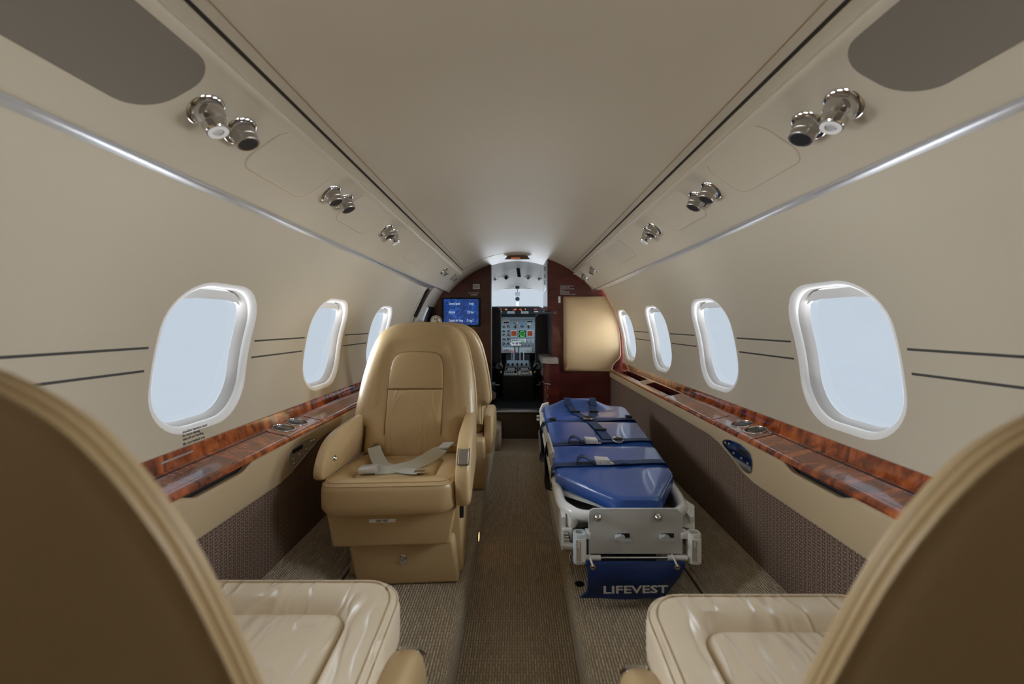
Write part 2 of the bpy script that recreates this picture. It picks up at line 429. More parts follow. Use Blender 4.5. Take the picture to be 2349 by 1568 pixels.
def build_wall(s, wins, yend, name):
    bm = BM(); fn = lambda y, t: cyl(s, t, y)
    p = wins[1] - wins[0]; hole = win_outline(0.315, 0.37)
    ys = wins[0] - p / 2
    grid_patch(bm, BACK_Y, ys, TH_BOT, TH_TOP, fn, 3, 14)
    for y in wins: ring_cell(bm, y - p / 2, min(y + p / 2, yend) , TH_BOT, TH_TOP, y, TH_WIN, hole, fn)
    ye = wins[-1] + p / 2
    if ye < yend: grid_patch(bm, ye, yend, TH_BOT, TH_TOP, fn, 2, 14)
    bmesh.ops.remove_doubles(bm, verts=bm.verts, dist=1e-5)
    # the lower side goes straight down behind the ledge
    xb = cyl(s, TH_BOT, 0)[0]
    loft(bm, [[(xb, y, cyl(s, TH_BOT, 0)[2]), (s * 0.80, y, Z(-0.45)), (s * 0.80, y, Z(-1.0))] for y in (BACK_Y, yend)], cap=False, closed=False)
    return struct(obj(name, bm, liner, face=lambda c: Vector((-c.x, 0, CZ - c.z))), 'cream curved cabin side wall with oval windows')
LEFT_END, RIGHT_END = 2.92, 3.09
wall_l = build_wall(-1, WIN_L, LEFT_END, 'wall_left')
wall_r = build_wall(1, WIN_R, RIGHT_END, 'wall_right')
wall_l['label'] = 'cream curved left cabin wall with three oval windows'; wall_r['label'] = 'cream curved right cabin wall with four oval windows'

def build_window(s, yc, idx):
    root = bpy.data.objects.new('window_%d' % idx, None); COL.objects.link(root); root['kind'] = 'structure'
    root['label'] = 'oval cabin window in the %s wall with white rim' % ('right' if s > 0 else 'left')
    root.location = cyl(s, TH_WIN, yc); root['_world'] = 1
    def lp(wd, ht, off, up=0.0): return [cyl(s, TH_WIN + (b + up) / RAD, yc + a, off) for a, b in win_outline(wd, ht)]
    bm = BM(); loops = []
    for k in range(7):                                   # soft bell-mouth from the liner into the opening
        t = k / 6; a = t * math.pi / 2
        loops.append(lp(0.315 - 0.032 * math.sin(a), 0.37 - 0.034 * math.sin(a), 0.014 * (1 - math.cos(a))))
    loft(bm, loops, cap=False); obj('window_rim', bm, rim_white, root)
    bm = BM(); loft(bm, [lp(0.283, 0.336, 0.014), lp(0.280, 0.333, 0.016), lp(0.272, 0.322, 0.030), lp(0.268, 0.316, 0.040)], cap=False)
    obj('window_reveal', bm, reveal, root)
    bm = BM(); o = lp(0.270, 0.318, 0.041); bm.faces.new([bm.verts.new(p) for p in o]); obj('pane', bm, glass, root)
    # the stowed shade shows as a narrow slat along the top of the opening
    bm = BM(); loops = []
    for k in range(13):
        a = -0.105 + 0.21 * k / 12
        top = 0.158 - max(0, abs(a) - 0.055) ** 2 * 12
        loops.append([cyl(s, TH_WIN + b / RAD, yc + a, of) for b, of in ((top, 0.026), (top - 0.022 + max(0, abs(a) - 0.07) * 0.5, 0.026), (top - 0.022 + max(0, abs(a) - 0.07) * 0.5, 0.034), (top, 0.034))])
    loft(bm, loops); obj('window_shade', bm, liner_white, root)
for i, y in enumerate(WIN_L): build_window(-1, y, i + 1)
for i, y in enumerate(WIN_R): build_window(1, y, len(WIN_L) + i + 1)

# paired dark pinstripes between the windows
def stripes(s, wins, wall, yend):
    edges = [-0.6] + [e for y in wins for e in (y - 0.175, y + 0.175)] + [yend]
    for zr in (-0.0505, -0.099):
        th = math.asin((zr + 0.22) / RAD); h = 0.0024 / RAD
        for a, b in zip(edges[::2], edges[1::2]):
            if b - a < 0.02: continue
            bm = BM(); prof = [(th - h, -0.0012), (th + h, -0.0012), (th + h, 0.004), (th - h, 0.004)]
            loft(bm, [[cyl(s, t, y, o) for t, o in prof] for y in (a, b)])
            obj('pinstripe', bm, pinstripe, wall)
stripes(-1, WIN_L, wall_l, 2.62); stripes(1, WIN_R, wall_r, 3.06)

# ceiling: one arch between the two walls, running on to the front bulkhead
bm = BM(); nA = 44
def arch(y, rad=RAD, cz=CZ, t0=TH_TOP, t1=math.pi - TH_TOP):
    g = taper(y); return [(g * rad * math.cos(t0 + (t1 - t0) * k / nA), y, EYE + g * (cz - EYE + rad * math.sin(t0 + (t1 - t0) * k / nA))) for k in range(nA + 1)]
loft(bm, [arch(y) for y in (BACK_Y, 0, 1.5, 1.8, 2.2, 2.6, 3.05, 3.3, 3.56)], cap=False, closed=False)
ceil = struct(obj('ceiling', bm, liner, face=lambda c: Vector((0, 0, -1))), 'smooth cream arched cabin ceiling')
# seam and dark shadow gap along each side of the ceiling panel
for s in (1, -1):
    for ratio, half, mt, nm in ((1.022, 0.0030, gap, 'shadow_gap'), (0.955, 0.0008, leather_seam, 'panel_seam')):
        th = next(t for t in [R_(a / 40) for a in range(800, 3400)] if (RAD * math.cos(t)) / (RAD * math.sin(t) - 0.22) < ratio)
        tp = lambda p: (p[0] * taper(p[1]), p[1], EYE + (p[2] - EYE) * taper(p[1]))
        bm = BM(); loft(bm, [[tp(cyl(s, th + d / RAD, y, o)) for d, o in ((-half, -0.0015), (half, -0.0015), (half, 0.004), (-half, 0.004))] for y in (BACK_Y, 0, 1.8, 2.4, 3.05)])
        obj(nm, bm, mt, ceil)
# crossing trim strip on the left of the ceiling by the entry door
bm = BM(); g = taper(3.04) + 0.012; pts = [(g * RAD * math.cos(R_(a)), 3.04, EYE + g * (-0.22 + RAD * math.sin(R_(a))) - 0.004) for a in (132, 126, 118, 110, 102, 96)]
ribbon(bm, pts, (0, 1, 0), 0.014, 0.006); obj('trim_strip', bm, satin, ceil)

# floor: sunken aisle between two raised seat platforms
bm = BM(); box(bm, (-0.30, BACK_Y, -0.03), (0.30, 3.24, 0.0))
floor = struct(obj('floor', bm, carpet), 'taupe loop carpet on the sunken aisle')
for s, nm in ((-1, 'floor_platform_left'), (1, 'floor_platform_right')):
    bm = BM(); r = 0.022; zt = Z(-0.785)
    prof = [(0.158, 0.0), (0.154, zt - r)] + [(0.154 + r - r * math.cos(R_(a)), zt - r + r * math.sin(R_(a))) for a in (22, 45, 68, 90)] + [(0.80, zt), (0.80, 0.0)]
    prism(bm, [(s * x, z) for x, z in prof], BACK_Y, 2.86 if s < 0 else 3.09, 4)
    pf = struct(obj(nm, bm, carpet), 'carpeted raised seat platform along the %s side' % ('left' if s < 0 else 'right'))
    bm = BM(); box(bm, (min(s * 0.533, s * 0.540), BACK_Y, zt - 0.01), (max(s * 0.533, s * 0.540), 2.84, zt + 0.0012)); obj('seat_track', bm, gap, pf)
    if s > 0:
        bm = BM(); lathe(bm, [(0.001, -0.004), (0.014, -0.004), (0.014, 0.001), (0.010, 0.0025), (0.001, 0.001)], Matrix.Translation((0.187, 1.25, zt)), 16); obj('floor_fitting', bm, black, pf)
# sloped carpet toe against the side panels
for s, nm in ((-1, 'trim_1'), (1, 'trim_2')):
    bm = BM()
    prof = [(0.555, Z(-0.787)), (0.556, Z(-0.779)), (0.60, Z(-0.753)), (0.693, Z(-0.688)), (0.705, Z(-0.688)), (0.705, Z(-0.787))]
    prism(bm, [(s * x, z) for x, z in prof], BACK_Y, 2.9 if s < 0 else 3.08, 2)
    struct(obj(nm, bm, carpet), 'sloped carpet strip along the %s side panel' % ('left' if s < 0 else 'right'))
bm = BM(); box(bm, (-0.85, BACK_Y - 0.03, -0.1), (0.85, BACK_Y, 1.6)); struct(obj('wall_back', bm, liner), 'plain cream rear bulkhead of the cabin')

# ------------------------------------------------------------------ side ledges with wood top, leather panel and patterned fabric
def hole_plate(bm, x0, x1, y0, y1, zf, hole, rings=3):
    n = len(hole); cx = sum(h[0] for h in hole) / n; cy = sum(h[1] for h in hole) / n; O = []
    for a, b in hole:
        dx, dy = a - cx, b - cy; k = 1e9
        if dx > 1e-9: k = min(k, (x1 - cx) / dx)
        if dx < -1e-9: k = min(k, (x0 - cx) / dx)
        if dy > 1e-9: k = min(k, (y1 - cy) / dy)
        if dy < -1e-9: k = min(k, (y0 - cy) / dy)
        O.append([cx + dx * k, cy + dy * k])
    for px, py in ((x0, y0), (x0, y1), (x1, y0), (x1, y1)):
        i = min(range(n), key=lambda q: (O[q][0] - px) ** 2 + (O[q][1] - py) ** 2); O[i] = [px, py]
    loft(bm, [[(o[0] + (h[0] - o[0]) * k / rings, o[1] + (h[1] - o[1]) * k / rings, zf(o[0] + (h[0] - o[0]) * k / rings)) for o, h in zip(O, hole)] for k in range(rings + 1)], cap=False)
def ledge(s, yend, cups, bins, name, label):
    root = thing(name, label, 'ledge', (s * 0.73, 1.0, Z(-0.36)))
    xi, xo = 0.704, 0.775; zf = lambda x: Z(-0.338 + (abs(x) - 0.704) * 0.225); zt = zf(xi); zm = zf(0.7395)
    bm = BM(); y = BACK_Y + 0.02
    cuts = sorted([(c - 0.038, c + 0.038, 'c', c) for c in cups] + [(a, b, 'b', None) for a, b in bins])
    for a, b, kind, c in cuts:
        if a > y: loft(bm, [[(s * xi, q, zf(xi)), (s * xo, q, zf(xo))] for q in (y, a)], cap=False, closed=False)
        if kind == 'c': h = [(s * 0.7395 + 0.0315 * math.cos(t * math.pi / 20), c + 0.0315 * math.sin(t * math.pi / 20)) for t in range(40)]
        else: h = rrect(0.050, b - a - 0.02, 0.004, 3, s * 0.737, (a + b) / 2)
        hole_plate(bm, min(s * xi, s * xo), max(s * xi, s * xo), a, b, zf, h)
        y = b
    loft(bm, [[(s * xi, q, zf(xi)), (s * xo, q, zf(xo))] for q in (y, yend)], cap=False, closed=False)
    # rolled front nose
    nose = [(xi, zt)] + [(xi - 0.020 * math.sin(R_(a)), zt - 0.014 + 0.014 * math.cos(R_(a))) for a in (18, 36, 54, 72, 90)] + [(0.684, zt - 0.016), (0.688, zt - 0.018), (0.71, zt - 0.018)]
    loft(bm, [[(s * x, q, z) for x, z in nose] for q in (BACK_Y + 0.02, yend)], cap=False, closed=False)
    obj('ledge_top', bm, wood, root, face=lambda c: Vector((-s * 0.4, 0, 1)))
    bm = BM(); prism(bm, [(s * x, z) for x, z in ((0.770, Z(-0.335)), (0.772, Z(-0.320)), (0.7795, Z(-0.292)), (0.7815, Z(-0.290)), (0.7865, Z(-0.290)), (0.7865, Z(-0.335)))], BACK_Y + 0.02, yend, 1)
    obj('backsplash', bm, wood, root)
    bm = BM(); prism(bm, [(s * x, z) for x, z in ((0.757, zf(0.757) - 0.001), (0.757, zf(0.757) + 0.0006), (0.7605, zf(0.7605) + 0.0006), (0.7605, zf(0.7605) - 0.001))], BACK_Y + 0.02, min(cups) - 0.05, 1)
    obj('inlay_line', bm, gap, root)
    for c in cups:
        bm = BM(); M4 = Matrix.Translation((s * 0.7395, c, zm)) @ Matrix.Rotation(-s * math.atan(0.225), 4, 'Y')
        lathe(bm, [(0.0312, -0.002), (0.0345, 0.0003), (0.034, 0.0018), (0.0318, 0.0022), (0.0308, 0.0), (0.0308, -0.003), (0.0312, -0.003)], M4, 32)
        cu_ = obj('cup_holder', bm, chrome, root)
        bm = BM(); lathe(bm, [(0.0309, -0.002), (0.0303, -0.002), (0.0295, -0.03), (0.0285, -0.048), (0.001, -0.049), (0.001, -0.051), (0.0309, -0.051)], M4, 32); obj('cup_well', bm, P('dark_steel', (0.10, 0.095, 0.085), 0.3, 0.8), cu_)
    for a, b in bins:
        bm = BM(); x0, x1 = s * 0.712, s * 0.762
        loft(bm, [[(p[0], p[1], zf(p[0]) + z) for p in rrect(0.050, b - a - 0.02, 0.004, 3, s * 0.737, (a + b) / 2)] for z in (0, -0.055)], cap=False)
        bm.faces.new([bm.verts.new((p[0], p[1], zf(p[0]) - 0.055)) for p in rrect(0.050, b - a - 0.02, 0.004, 3, s * 0.737, (a + b) / 2)])
        obj('storage_bin', bm, dark_wood, root)
    for q in ([1.22, 1.47, 1.95] if s > 0 else [1.25, 1.46, 2.0]):       # joints of the wood sections
        bm = BM(); ribbon(bm, [(s * x, q, z + 0.0006) for x, z in [(xo - 0.02, zf(xo - 0.02))] + nose[:7]], (0, 1, 0), 0.0012, 0.0008); obj('joint', bm, gap, root)
    # slim air outlet slots in the backsplash
    if s < 0:
        for dz in (0.0, 0.012):
            bm = BM(); box(bm, (s * 0.7775 - 0.003, 0.90, Z(-0.318) + dz), (s * 0.7775 + 0.003, 0.99, Z(-0.3145) + dz)); obj('vent_slot', bm, silver, root)
    # leather upper panel: hand-grip scallop along the top, narrowing towards the front
    def top(y):
        t = 1.0 if 0.89 < y < 1.03 else max(0, 1 - min(abs(y - 0.89), abs(y - 1.03)) / 0.05)
        t = t * t * (3 - 2 * t); return Z(-0.3555) - 0.016 * t
    bot = lambda y: Z(interp([(0, -0.466), (1.20, -0.464), (1.26, -0.455), (1.33, -0.430), (1.42, -0.405), (1.5, -0.398), (3.2, -0.396)], y))
    bm = BM(); loops = []; yy = BACK_Y + 0.02
    ys = [yy, 0.2, 0.6] + [0.78 + 0.012 * k for k in range(32)] + [1.17 + 0.03 * k for k in range(14)] + [1.7, 2.2, yend]
    for y in ys:
        a, b = bot(y), top(y)
        loops.append([(s * x, y, z) for x, z in ((0.700, a), (0.690, a), (0.6855, a + 0.003), (0.6840, a + 0.010), (0.6830, (a + b) / 2), (0.6840, b - 0.010), (0.6850, b - 0.003), (0.688, b), (0.700, b))])
    loft(bm, loops); obj('leather_panel', bm, panel_leather, root)
    bm = BM(); box(bm, (min(s * 0.691, s * 0.70), BACK_Y + 0.02, Z(-0.72)), (max(s * 0.691, s * 0.70), yend, Z(-0.375))); obj('fabric_panel', bm, fabric, root)
    bm = BM(); box(bm, (min(s * 0.705, s * 0.712), BACK_Y + 0.02, Z(-0.40)), (max(s * 0.705, s * 0.712), yend, Z(-0.34))); obj('recess_back', bm, black, root)
    return root
led_l = ledge(-1, 2.88, [1.31, 1.387], [], 'side_ledge', 'glossy burl wood ledge and leather panel along the left wall')
led_r = ledge(1, 3.07, [1.285, 1.363], [(1.92, 2.31), (2.41, 2.86)], 'side_ledge', 'glossy burl wood ledge with open bins along the right wall')

# seat control plates let into the leather panels
def control_plate(s, yc, mt, par, parlab):
    X = lambda c: s * (0.6825 - c)
    out = [(-0.105, -0.012), (-0.100, 0.014), (-0.075, 0.030), (-0.03, 0.036), (0.03, 0.030), (0.062, 0.018), (0.072, 0.004), (0.066, -0.008), (0.03, -0.022), (-0.02, -0.044), (-0.055, -0.058), (-0.085, -0.056), (-0.100, -0.040)]
    out = [(p.x, p.y) for p in spline([(a, b, 0) for a, b in out + out[:1]], 4)][:-1]
    f = lambda a, b, c: (X(c), yc + a, Z(-0.397) + b * (0.80 if s > 0 else 0.72))
    bm = BM(); pad(bm, out, f, [(0, -0.004), (0, 0.001), (0.0008, 0.0022), (0.003, 0.0024), (0.0038, 0.0016)], nfill=2)
    pl = obj('control_plate', bm, mt, par, parlab)
    bm = BM(); pad(bm, rrect(0.062, 0.018, 0.004, 4, -0.052, 0.012), f, [(0, 0.0012), (0, 0.0022), (0.001, 0.0026)], nfill=1); obj('display', bm, black, pl)
    for a, b in ((0.03, 0.012), (0.052, 0.008), (-0.045, -0.016), (-0.078, -0.022), (-0.075, -0.042), (0.0, -0.014)):
        bm = BM(); lathe(bm, [(0.0045, 0.001), (0.0045, 0.003), (0.0035, 0.0042), (0.001, 0.0044)], frame(f(a, b, 0), (-s, 0, 0), (0, 0, 1)), 12); obj('button', bm, chrome, pl)
control_plate(-1, 1.335, P('satin_plate', (0.50, 0.46, 0.40), 0.28, 0.55), led_l, 'satin metal control plate with small display')
control_plate(1, 1.305, chrome, led_r, 'mirror finish control plate with small display')

# ------------------------------------------------------------------ overhead service panels
A_ = Vector((0.612, 0.2794)); B_ = Vector((0.443, 0.434)); NRM = Vector((-0.676, -0.737))
def psu_pt(s, t, y, c=0.0):            # t across the panel (0 window side, 1 ceiling side), c proud of it
    q = A_ + (B_ - A_) * t + NRM * c
    g = taper(y); return (s * q.x * g, y, Z(q.y * g))
def psu_t(ratio): return (A_.x - ratio * A_.y) / (ratio * (B_.y - A_.y) - (B_.x - A_.x))
def psu(s, yb, yt, fixtures, doors, felt_end, label):
    root = thing('overhead_console', label, 'overhead console', psu_pt(s, 0.5, 1.0), None)
    prof = [(0.0, -0.075), (-0.005, 0.006), (0.0, 0.011), (0.02, 0.012), (0.78, 0.012), (0.82, 0.0155), (0.855, 0.0175), (0.88, 0.0155), (0.892, 0.009), (0.895, -0.02)]
    bm = BM(); loops = []
    for k, y in enumerate((BACK_Y + 0.02, 0, 1.8, 2.4, None)):
        loops.append([psu_pt(s, t, (yb + (yt - yb) * min(1, (max(0, t) / 0.9) ** 1.3)) if y is None else y, c) for t, c in prof])
    loft(bm, loops); obj('panel_body', bm, liner, root)
    bm = BM(); loft(bm, [[(s * x * taper(y), y, Z(z * taper(y))) for x, z in ((0.605, 0.2715), (0.6045, 0.2665), (0.612, 0.2625), (0.66, 0.2635), (0.66, 0.2715))] for y in (BACK_Y + 0.02, 0, 1.8, 2.4, yb - 0.01)])
    obj('edge_strip', bm, silver, root, 'bright silver strip')
    f = lambda a, b, c: psu_pt(s, b / 0.229, a, 0.012 + c)
    # dark felt inset near the viewer
    ya, yb2 = -0.55, felt_end; out = [(a + 0.25 * (b - 0.124), b) for a, b in rrect(yb2 - ya, 0.124, 0.050, 9, (ya + yb2) / 2, 0.124)]
    bm = BM(); pad(bm, out, f, [(0, -0.004), (0, 0.0016), (0.002, 0.003), (0.006, 0.0024)], nfill=2); obj('felt_inset', bm, felt, root, 'dark grey felt inset')
    for (ya, yb2) in doors:
        out = rrect(yb2 - ya, 0.118, 0.035, 8, (ya + yb2) / 2, 0.128)
        out = [(a + 0.20 * (b - 0.128), b) for a, b in out]
        bm = BM(); loft(bm, [[f(a, b, c) for a, b in lp] for lp, c in ((inset_poly(out, -0.0012), -0.001), (inset_poly(out, -0.0012), 0.0002), (inset_poly(out, 0.0), 0.0002))], cap=False)
        obj('mask_door_seam', bm, leather_seam, root)
        bm = BM(); pad(bm, out, f, [(0, -0.003), (0, 0.0002), (0.002, 0.0012), (0.006, 0.0014)], nfill=2); obj('mask_door', bm, liner, root)
    for kind, y, ratio, k in fixtures:
        t = psu_t(ratio); o = Vector(psu_pt(s, t, y, 0.0115)); ax = Vector((s * NRM.x, 0, NRM.y))
        M4 = frame(o, ax)
        bm = BM(); n = 28
        lathe(bm, [(0.004 * k, -0.002), (0.031 * k, -0.002), (0.031 * k, 0.0008), (0.029 * k, 0.0026), (0.024 * k, 0.0032), (0.0235 * k, 0.006), (0.004 * k, 0.006)], M4, n)
        base = obj('light_base' if kind == 'light' else 'vent_base', bm, chrome, root)
        ax2 = (ax + Vector((0, 0, -0.55))).normalized(); M5 = frame(o + ax * 0.004, ax2)
        bm = BM()
        if kind == 'light':
            lathe(bm, [(0.018 * k, -0.004), (0.0245 * k, 0.002), (0.0235 * k, 0.012 * k), (0.0205 * k, 0.019 * k), (0.0188 * k, 0.0215 * k), (0.0184 * k, 0.023 * k), (0.0184 * k, 0.036 * k), (0.0170 * k, 0.0375 * k), (0.0125 * k, 0.0380 * k), (0.0075 * k, 0.0372 * k), (0.007 * k, 0.030 * k), (0.0005, 0.030 * k)], M5, n)
            obj('reading_light', bm, chrome, root)
            bm = BM(); lathe(bm, [(0.0158 * k, 0.0372 * k), (0.0158 * k, 0.0386 * k), (0.0085 * k, 0.0388 * k), (0.0085 * k, 0.0372 * k)], M5, n); obj('lens_ring', bm, rim_white, root)
        else:
            lathe(bm, [(0.018 * k, -0.004), (0.0225 * k, 0.0), (0.0215 * k, 0.012 * k), (0.0205 * k, 0.013 * k), (0.0205 * k, 0.024 * k), (0.0195 * k, 0.0252 * k), (0.0165 * k, 0.0250 * k), (0.0160 * k, 0.010 * k), (0.0005, 0.010 * k)], M5, n)
            nz = obj('air_vent', bm, satin, root)
            bm = BM(); lathe(bm, [(0.0163 * k, 0.0245 * k), (0.0158 * k, 0.012 * k), (0.0105 * k, 0.0115 * k), (0.0005, 0.0114 * k)], M5, n); obj('vent_mouth', bm, black, root)
    return root
psu(-1, 2.84, 3.10, [('light', 0.685, 1.447, 1), ('vent', 0.765, 1.425, 1), ('vent', 1.135, 1.42, 1), ('vent', 1.215, 1.41, 1), ('vent', 1.60, 1.39, 1), ('light', 1.665, 1.40, 1), ('vent', 2.66, 1.366, 1), ('vent', 2.96, 1.345, 1)],
    [(0.83, 1.07), (1.25, 1.50), (1.95, 2.25)], 0.635, 'cream overhead panel with chrome vents above the left windows')
psu(1, 2.95, 3.055, [('light', 0.66, 1.477, 1), ('vent', 0.735, 1.457, 1), ('vent', 1.10, 1.44, 1), ('vent', 1.178, 1.438, 1), ('vent', 1.55, 1.432, 1), ('light', 1.61, 1.439, 1), ('vent', 2.60, 1.40, 1), ('vent', 2.88, 1.423, 1)],
    [(0.80, 1.03), (1.20, 1.45), (1.90, 2.20)], 0.60, 'cream overhead panel with chrome vents above the right windows')

# ------------------------------------------------------------------ front bulkheads, doorway and entry door
def shell_x(zr, rad=RAD): return math.sqrt(max(0, rad * rad - (zr + 0.22) ** 2)) if zr > -0.22 else rad
def bulkhead(s, yf, yb, xe, notch, name, label):
    out = [(xe, -0.90)] if not notch else [(0.262, -0.90), (0.262, 0.10), (xe, 0.10)]
    a0 = math.acos(xe / (RAD + 0.012)); n = 26
    arc = [((RAD + 0.012) * math.cos(a0 * (1 - k / n)), -0.22 + (RAD + 0.012) * math.sin(a0 * (1 - k / n))) for k in range(n + 1)]
    out = out + arc + [(0.802, -0.90)]
    bm = BM(); loft(bm, [[(s * x, y, Z(z)) for x, z in out] for y in (yf, yb)])
    return struct(obj(name, bm, dark_wood), label)
wb_l = bulkhead(-1, 3.50, 3.60, 0.224, False, 'wall_front_left', 'dark red wood bulkhead left of the cockpit doorway')
wb_r = bulkhead(1, 3.10, 3.60, 0.224, True, 'wall_front_right', 'dark red wood bulkhead right of the cockpit doorway')
# polished strips along the doorway edges
for s, x, y0, y1, z0, z1, w_ in ((-1, -0.224, 3.53, 3.60, -0.65, 0.50, wb_l), (1, 0.224, 3.16, 3.60, 0.26, 0.50, wb_r)):
    bm = BM(); box(bm, (x - 0.003, y0, Z(z0)), (x + 0.003, y1, Z(z1)), 0.001); obj('jamb_strip', bm, silver, w_)
for z in (0.42, 0.36, 0.31):
    bm = BM(); tube(bm, [(0.2195, 3.30, Z(z + 0.035)), (0.2195, 3.30, Z(z - 0.0))], 0.004, 8); obj('jamb_latch', bm, black, wb_r)
# hinges, handle and latch hardware on the notch side
for z in (0.085, 0.075): 
    bm = BM(); box(bm, (0.268, 3.085, Z(z) - 0.002), (0.292, 3.10, Z(z) + 0.003), 0.001); obj('hinge', bm, chrome, wb_r)
# placards
def placard_lines(par, x0, zs, yq, m, h=0.004):
    for (z, x1, x2) in zs:
        bm = BM(); box(bm, (x1, yq - 0.0012, Z(z) - h / 2), (x2, yq, Z(z) + h / 2)); obj('placard_line', bm, m, par)
txt = axes((0.3195, 3.0990, Z(0.278)), (1, 0, 0), (0, 0, 1))
text('placard', 'MAXIMUM CAPACITY\nCLOSET 50 LBS\nINCLUDING DRAWER', 0.0105, txt, text_white, wb_r)
text('placard', 'STOW\nDOOR MUST BE\nSECURED OPEN', 0.0095, axes((0.3195, 3.0990, Z(0.245)), (1, 0, 0), (0, 0, 1)), text_white, wb_r)
text('placard', 'FOR TAKEOFF AND LANDING', 0.0085, axes((0.3215, 3.0990, Z(0.217)), (1, 0, 0), (0, 0, 1)), text_white, wb_r)
bm = BM(); pad(bm, rrect(0.016, 0.049, 0.002, 3), lambda a, b, c: (0.314 + a, 3.10 - c, Z(0.180) + b), [(0, -0.001), (0, 0.003), (0.0015, 0.004)], nfill=1); obj('switch_plate', bm, label_white, wb_r)
bm = BM(); pad(bm, rrect(0.057, 0.041, 0.003, 3), lambda a, b, c: (-0.348 + a, 3.50 - c, Z(0.313) + b), [(0, -0.001), (0, 0.004), (0.002, 0.005)], nfill=1); spk = obj('speaker_plate', bm, label_white, wb_l)
bm = BM(); pad(bm, rrect(0.046, 0.030, 0.002, 3), lambda a, b, c: (-0.348 + a, 3.50 - c, Z(0.313) + b), [(0, 0.004), (0, 0.0056), (0.001, 0.006)], nfill=1); obj('speaker_grille', bm, satin, spk)
text('no_smoking_sign', 'NO SMOKING', 0.021, axes((-0.418, 3.499, Z(0.254)), (1, 0, 0), (0, 0, 1)), text_white, wb_l, squeeze=0.72)
bm = BM(); box(bm, (-0.396, 3.4975, Z(0.238)), (-0.338, 3.50, Z(0.250))); obj('placard', bm, pink_card, wb_l)

# door sill, riser and cockpit floor
bm = BM(); box(bm, (-0.45, 3.24, Z(-0.92)), (0.45, 3.30, Z(-0.692))); rs = struct(obj('trim_3', bm, riser_brown), 'dark carpeted riser up to the cockpit doorway')
bm = BM(); box(bm, (-0.26, 3.225, Z(-0.694)), (0.26, 3.32, Z(-0.678)), 0.004); sill = obj('sill_strip', bm, silver, rs, 'bright metal sill strip')
for x in (-0.155, 0.165):
    bm = BM(); box(bm, (x - 0.012, 3.235, Z(-0.682)), (x + 0.012, 3.26, Z(-0.676)), 0.001); obj('sill_latch', bm, black, sill)
bm = BM(); box(bm, (-0.70, 3.30, Z(-0.76)), (0.70, 4.75, Z(-0.69))); struct(obj('floor_cockpit', bm, cockpit_carpet), 'dark carpeted cockpit floor')
# entry door on the left, its gas strut and black seal
bm = BM(); grid_patch(bm, LEFT_END, 3.56, R_(-70), TH_TOP, lambda y, t: cyl(-1, t, y, 0.022 + 0.03 * max(0, y - 3.2)), 8, 26)
d1 = struct(obj('door_1', bm, liner), 'cream entry door lining ahead of the left windows')
bm = BM(); loft(bm, [[cyl(-1, t, y, o) for y, o in ((LEFT_END - 0.012, -0.001), (LEFT_END, -0.001), (LEFT_END, 0.03), (LEFT_END - 0.012, 0.03))] for t in [TH_BOT + (TH_TOP - TH_BOT) * k / 20 for k in range(21)]])
obj('door_edge', bm, leather_seam, d1)
bm = BM(); grid_patch(bm, 3.30, 3.499, R_(-60), R_(27), lambda y, t: cyl(-1, t, y, -0.004), 2, 20)
loft(bm, [[cyl(-1, R_(a), 3.498, -0.004), cyl(-1, R_(a), 3.498, -0.062 + 0.05 * max(0, a - 12) / 15)] for a in range(-40, 28, 3)], cap=False, closed=False); obj('door_seal', bm, black, d1)
bm = BM(); grid_patch(bm, 3.10, 3.52, R_(26), R_(48), lambda y, t: cyl(-1, t, y, 0.004), 3, 12); obj('door_header', bm, liner, d1)
bm = BM(); p0, p1 = Vector((-0.632, 2.97, Z(0.262))), Vector((-0.752, 2.99, Z(0.02))); q = p0 + (p1 - p0) * 0.04
tube(bm, [p0, p0 + (p1 - p0) * 0.06], 0.006, 10); tube(bm, [p0 + (p1 - p0) * 0.06, p0 + (p1 - p0) * 0.88], 0.014, 14); obj('gas_strut', bm, black, d1)
bm = BM(); tube(bm, [p0 + (p1 - p0) * 0.88, p0 + (p1 - p0) * 1.5], 0.006, 10); obj('strut_rod', bm, satin, d1)
bm = BM(); box(bm, (-0.752, 3.05, Z(0.105)), (-0.735, 3.075, Z(0.135)), 0.004); obj('door_catch', bm, black, d1)
# round chrome instrument by the door seal
t_ = thing('round_intercom', 'round chrome wall unit on the bulkhead beside the entry door', 'intercom', (-0.68, 3.48, Z(0.0)))
bm = BM(); lathe(bm, [(0.005, -0.03), (0.055, -0.03), (0.055, 0.0), (0.05, 0.008), (0.04, 0.009), (0.038, 0.003), (0.002, 0.003)], frame((-0.683, 3.465, Z(0.02)), (0.35, -1, 0), (0, 0, 1)), 24); h_ = obj('rim', bm, chrome, t_)
for a in range(6):
    bm = BM(); tube(bm, [Vector((-0.683 + 0.030 * math.cos(a), 3.463, Z(0.02) + 0.030 * math.sin(a))) + Vector((0, -0.006, 0)), Vector((-0.683 + 0.012 * math.cos(a), 3.46, Z(0.02) + 0.012 * math.sin(a)))], 0.004, 6); obj('grille_bar', bm, satin, h_)

